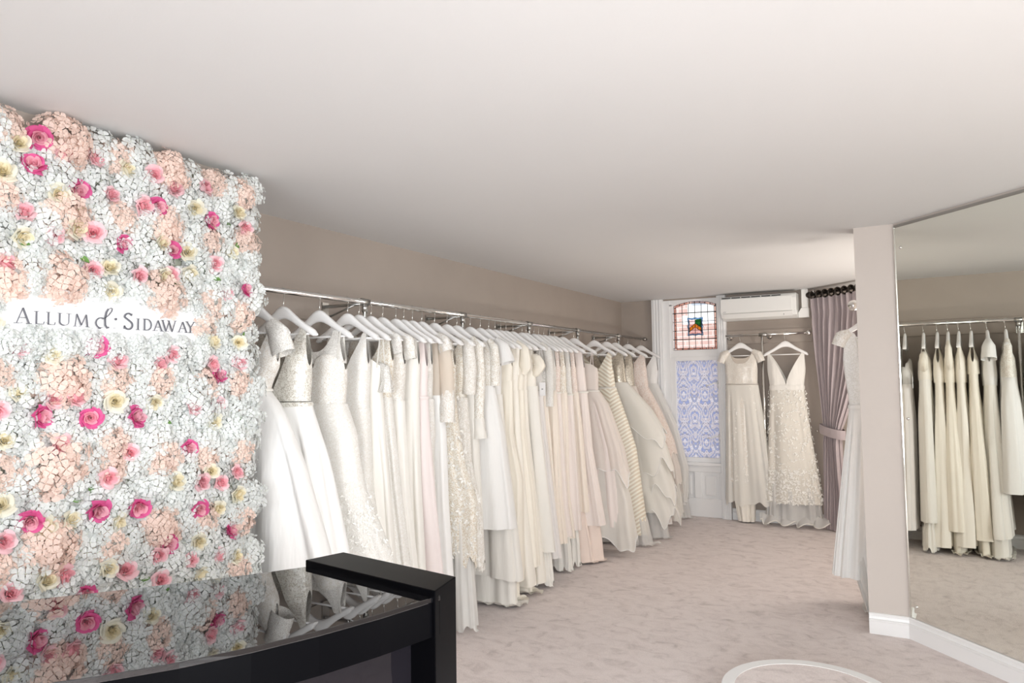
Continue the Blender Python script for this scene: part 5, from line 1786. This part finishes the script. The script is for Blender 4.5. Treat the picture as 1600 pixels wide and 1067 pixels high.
CREAM = [(1.12,2.15),(1.28,2.12),(1.17,1.97),(1.33,2.02),(1.49,2.25),(1.78,2.18),(1.63,2.02),(1.75,2.0),(1.95,2.03),(1.45,1.895),(1.46,1.83),(1.64,1.9),(1.75,1.93),(1.10,1.69),(1.85,1.66),(1.97,2.19),(1.16,2.25),(1.99,1.67),(1.62,1.45),(1.48,1.45),(1.87,1.36),(1.17,1.48),(1.14,1.34),(1.14,1.15),(1.26,1.06),(1.33,1.07),(1.48,1.05),(1.89,1.03),(1.81,0.92),(1.46,0.9),(1.26,0.9),(1.81,0.8),(1.7,1.15),(1.97,0.82),(1.86,1.17),(1.98,1.07),(1.27,1.6)]
rnd = random.Random(77)
# the same planting carries on beyond the part in view
for dst, nn in ((PEACH, 14), (HOT, 6), (PINK, 9), (CREAM, 9)):
    for _ in range(nn):
        if rnd.random() < 0.62:
            p = (rnd.uniform(0.95, 2.0), rnd.uniform(0.08, 0.70))
        else:
            p = (rnd.uniform(0.92, 1.02), rnd.uniform(0.75, 2.28))
        dst.append(p + ((rnd.uniform(0.045, 0.08),) if dst is PEACH else ()))


def bloom(name, meshes, y, z, x, sc, tilt=0.25, label=None):
    o = place(name, rnd.choice(meshes), fwall, (x, y - 1.46, z), None, sc)
    # outward axis is +x; spin about it, then tilt a little
    q = (Matrix.Rotation(rnd.uniform(-tilt, tilt), 4, 'Y') @ Matrix.Rotation(rnd.uniform(-tilt, tilt), 4, 'Z') @ Matrix.Rotation(rnd.uniform(0, 6.28), 4, 'X'))
    o.rotation_euler = q.to_euler()
    if label:
        o['label'] = label
    return o


SGN = (1.16, 1.79, 1.678, 1.782)     # sign on the wall, kept free
taken = []
for y, z, r in PEACH:
    bloom('peach_hydrangea', HP, y, z, 0.012, (max(0.8, r / 0.085 * 1.18),) * 3, 0.15, 'peach')
    if r >= 0.07:
        bloom('peach_hydrangea', HP, y + 0.035, z - 0.02, 0.004, (0.75,) * 3, 0.2, 'peach')
    taken.append((y, z, r * 0.95))
for lst, ms, nm, lb in ((HOT, RH, 'rose', 'hot pink'), (PINK, RP, 'rose', 'light pink'), (CREAM, RC, 'rose', 'cream')):
    for y, z in lst:
        bloom(nm, ms, y, z, 0.036 + rnd.uniform(-0.008, 0.006), (rnd.uniform(0.72, 0.90),) * 3, 0.5, lb)
        taken.append((y, z, 0.036))
nw = 0
pts = []
tries = 0
while nw < 285 and tries < 60000:
    tries += 1
    md = 0.078
    y, z = rnd.uniform(FY0 + 0.02, FY1 + 0.005), rnd.uniform(0.03, FZ1 - 0.035)
    if SGN[0] - 0.045 < y < SGN[1] + 0.045 and SGN[2] - 0.042 < z < SGN[3] + 0.052:
        continue
    if any((y - a) ** 2 + (z - b) ** 2 < md * md for a, b in pts):
        continue
    if any((y - a) ** 2 + (z - b) ** 2 < (r * 0.85 + 0.012) ** 2 for a, b, r in taken):
        continue
    pts.append((y, z))
    bloom('white_hydrangea', HW, y, z, rnd.uniform(-0.008, 0.012), (rnd.uniform(0.78, 0.96),) * 3, 0.3)
    nw += 1
for k in range(9):
    bloom('white_hydrangea', HW, 1.13 + 0.085 * k, 1.632 + rnd.uniform(-0.006, 0.010), 0.035, (rnd.uniform(0.55, 0.66),) * 3, 0.3)
for y, z in ((1.21, 1.825), (1.40, 1.83), (1.47, 1.828), (1.55, 1.832), (1.60, 1.822), (1.75, 1.815), (1.80, 1.80), (1.82, 1.68), (1.83, 1.755), (1.10, 1.76), (1.09, 1.665)):
    bloom('white_hydrangea', HW, y, z, 0.025, (rnd.uniform(0.52, 0.66),) * 3, 0.3)
for k in range(46):
    y, z = rnd.uniform(1.08, 2.04), rnd.uniform(0.78, 2.3)
    if SGN[0] - 0.03 < y < SGN[1] + 0.02 and SGN[2] - 0.03 < z < SGN[3] + 0.03:
        continue
    o = place('leaf', LEAF, fwall, (0.040, y - 1.46, z), (rnd.uniform(0, 6.28), rnd.uniform(-0.5, 0.5), rnd.uniform(-0.5, 0.5)), rnd.uniform(0.4, 0.7))
# blossoms turning round the far edge of the panel
for k in range(26):
    z = 0.05 + k * 0.09
    ms, nm = (HP, 'peach_hydrangea') if k % 3 == 0 else (HW, 'white_hydrangea')
    o = place(nm, rnd.choice(ms), fwall, (-0.02, FY1 - 1.46 - 0.025, z), (0, 0, 1.1 + rnd.uniform(-.2, .2)), 0.62)
    if nm[0] == 'p':
        o['label'] = 'peach'

# ------------------------------------------------------------------ shop sign among the flowers
XS = XFW + 0.045
sign = thing('sign', 'white shop sign with raised grey lettering set into the flower wall', 'sign', (XS, 1.46, 1.725))
m = MB(); m.box((-0.012, SGN[0] - 0.05 - 1.46, SGN[2] - 0.03 - 1.725), (0.0, SGN[1] + 0.02 - 1.46, SGN[3] + 0.03 - 1.725)); m.build('board', M['sign_white'], sign)
# letters drawn as strokes in a box of height 1: (points, width at each point)
TH, TN, SF = 0.092, 0.036, 0.034


def ser(x, y, w=0.30):
    return ([(x - w / 2, y), (x + w / 2, y)], SF)


def arcp(cx, cy, rx, ry, a0, a1, n=14):
    return [(cx + rx * cos(radians(a0 + (a1 - a0) * i / n)), cy + ry * sin(radians(a0 + (a1 - a0) * i / n))) for i in range(n + 1)]


GLY = {
    'A': (0.86, [([(0.08, 0), (0.42, 1)], TN), ([(0.42, 1), (0.78, 0)], TH), ([(0.20, 0.36), (0.62, 0.36)], TN), ser(0.08, 0), ser(0.78, 0)]),
    'L': (0.66, [([(0.14, 0), (0.14, 1)], TH), ([(0.14, 0.02), (0.62, 0.02), (0.66, 0.22)], SF), ser(0.14, 1)]),
    'U': (0.90, [([(0.14, 1), (0.14, 0.35)] + arcp(0.45, 0.32, 0.31, 0.30, 180, 270), TH), (arcp(0.45, 0.32, 0.31, 0.30, 270, 360) + [(0.76, 1)], TN), ser(0.14, 1), ser(0.76, 1)]),
    'M': (1.10, [([(0.12, 0), (0.22, 1)], TN), ([(0.22, 1), (0.55, 0.1)], TH), ([(0.55, 0.1), (0.88, 1)], TN), ([(0.88, 1), (0.98, 0)], TH), ser(0.12, 0, 0.24), ser(0.98, 0, 0.26)]),
    'S': (0.62, [(arcp(0.32, 0.74, 0.22, 0.24, 35, 180) + arcp(0.32, 0.26, 0.24, 0.26, 100, -170)[2:], 0.09), ([(0.50, 0.84), (0.53, 0.98)], SF), ([(0.08, 0.22), (0.06, 0.02)], SF)]),
    'I': (0.34, [([(0.16, 0), (0.16, 1)], TH), ser(0.16, 0), ser(0.16, 1)]),
    'D': (0.86, [([(0.14, 0), (0.14, 1)], TH), ([(0.14, 0.98), (0.34, 0.98)] + arcp(0.36, 0.5, 0.40, 0.48, 90, -90) + [(0.14, 0.02)], 0.075), ser(0.10, 0, 0.2), ser(0.10, 1, 0.2)]),
    'W': (1.22, [([(0.08, 1), (0.36, 0)], TH), ([(0.36, 0), (0.62, 0.95)], TN), ([(0.58, 1), (0.88, 0)], TH), ([(0.88, 0), (1.14, 1)], TN), ser(0.08, 1, 0.24), ser(0.58, 1, 0.24), ser(1.14, 1, 0.22)]),
    'Y': (0.80, [([(0.08, 1), (0.40, 0.48)], TH), ([(0.40, 0.48), (0.72, 1)], TN), ([(0.40, 0.48), (0.40, 0)], TH), ser(0.08, 1, 0.24), ser(0.72, 1, 0.22), ser(0.40, 0)]),
    '&': (0.98, [(arcp(0.34, 0.30, 0.30, 0.32, 60, 270), 0.07), (arcp(0.30, 0.30, 0.34, 0.36, 270, 250, 3) + [(0.20, -0.02)], 0.05), ([(0.78, 1.22), (0.66, 1.02), (0.58, 0.60), (0.60, 0.18), (0.72, 0.0), (0.82, 0.06)], 0.10), ([(0.46, 0.60), (0.62, 0.66), (0.80, 0.82), (0.98, 1.08), (1.02, 1.24), (0.94, 1.30), (0.84, 1.24)], 0.04)]),
    '.': (0.20, [(arcp(0.1, 0.5, 0.035, 0.035, 0, 360, 8), 0.07)]),
}


def letter_obj(ch, y0, z0, h, wscale):
    w, strokes = GLY[ch]
    mb = MB()
    for pts, wd in strokes:
        P = [Vector((p[0] * wscale, p[1])) for p in pts]
        L, Rr = [], []
        for i, p in enumerate(P):
            t = (P[min(i + 1, len(P) - 1)] - P[max(i - 1, 0)])
            t = t.normalized() if t.length > 1e-9 else Vector((1, 0))
            nrm = Vector((-t.y, t.x)) * wd / 2
            L.append(p + nrm); Rr.append(p - nrm)
        rows = [[(0.012, y0 + a.x * h, z0 + a.y * h), (0.012, y0 + b.x * h, z0 + b.y * h), (0.0165, y0 + b.x * h, z0 + b.y * h), (0.0165, y0 + a.x * h, z0 + a.y * h)] for a, b in zip(L, Rr)]
        mb.grid(rows, wrap=True)
        mb.add(rows[0], [(0, 1, 2, 3)]); mb.add(rows[-1], [(3, 2, 1, 0)])
        # stand-off pin
    mb.tube([(0.0, y0 + w * 0.5 * h * wscale, z0 + 0.04 * h), (0.0135, y0 + w * 0.5 * h * wscale, z0 + 0.04 * h)], 0.0008, 5)
    return mb.build('letter', M['sign_letter'], sign)


# (glyph, Y of its left edge, Y of its right edge, height)
TXT = [('A', 1.154, 1.197, 0.047), ('L', 1.208, 1.237, 0.039), ('L', 1.244, 1.270, 0.039), ('U', 1.277, 1.318, 0.039), ('M', 1.326, 1.377, 0.040),
       ('&', 1.397, 1.452, 0.053), ('.', 1.462, 1.472, 0.064), ('S', 1.492, 1.530, 0.056), ('I', 1.541, 1.555, 0.039), ('D', 1.566, 1.601, 0.040),
       ('A', 1.605, 1.642, 0.038), ('W', 1.637, 1.696, 0.040), ('A', 1.703, 1.743, 0.039), ('Y', 1.737, 1.774, 0.041)]
for ch, ya, yb, h in TXT:
    w = GLY[ch][0]
    letter_obj(ch, ya - 1.46, 1.697 - 1.725, h, (yb - ya) / (w * h))
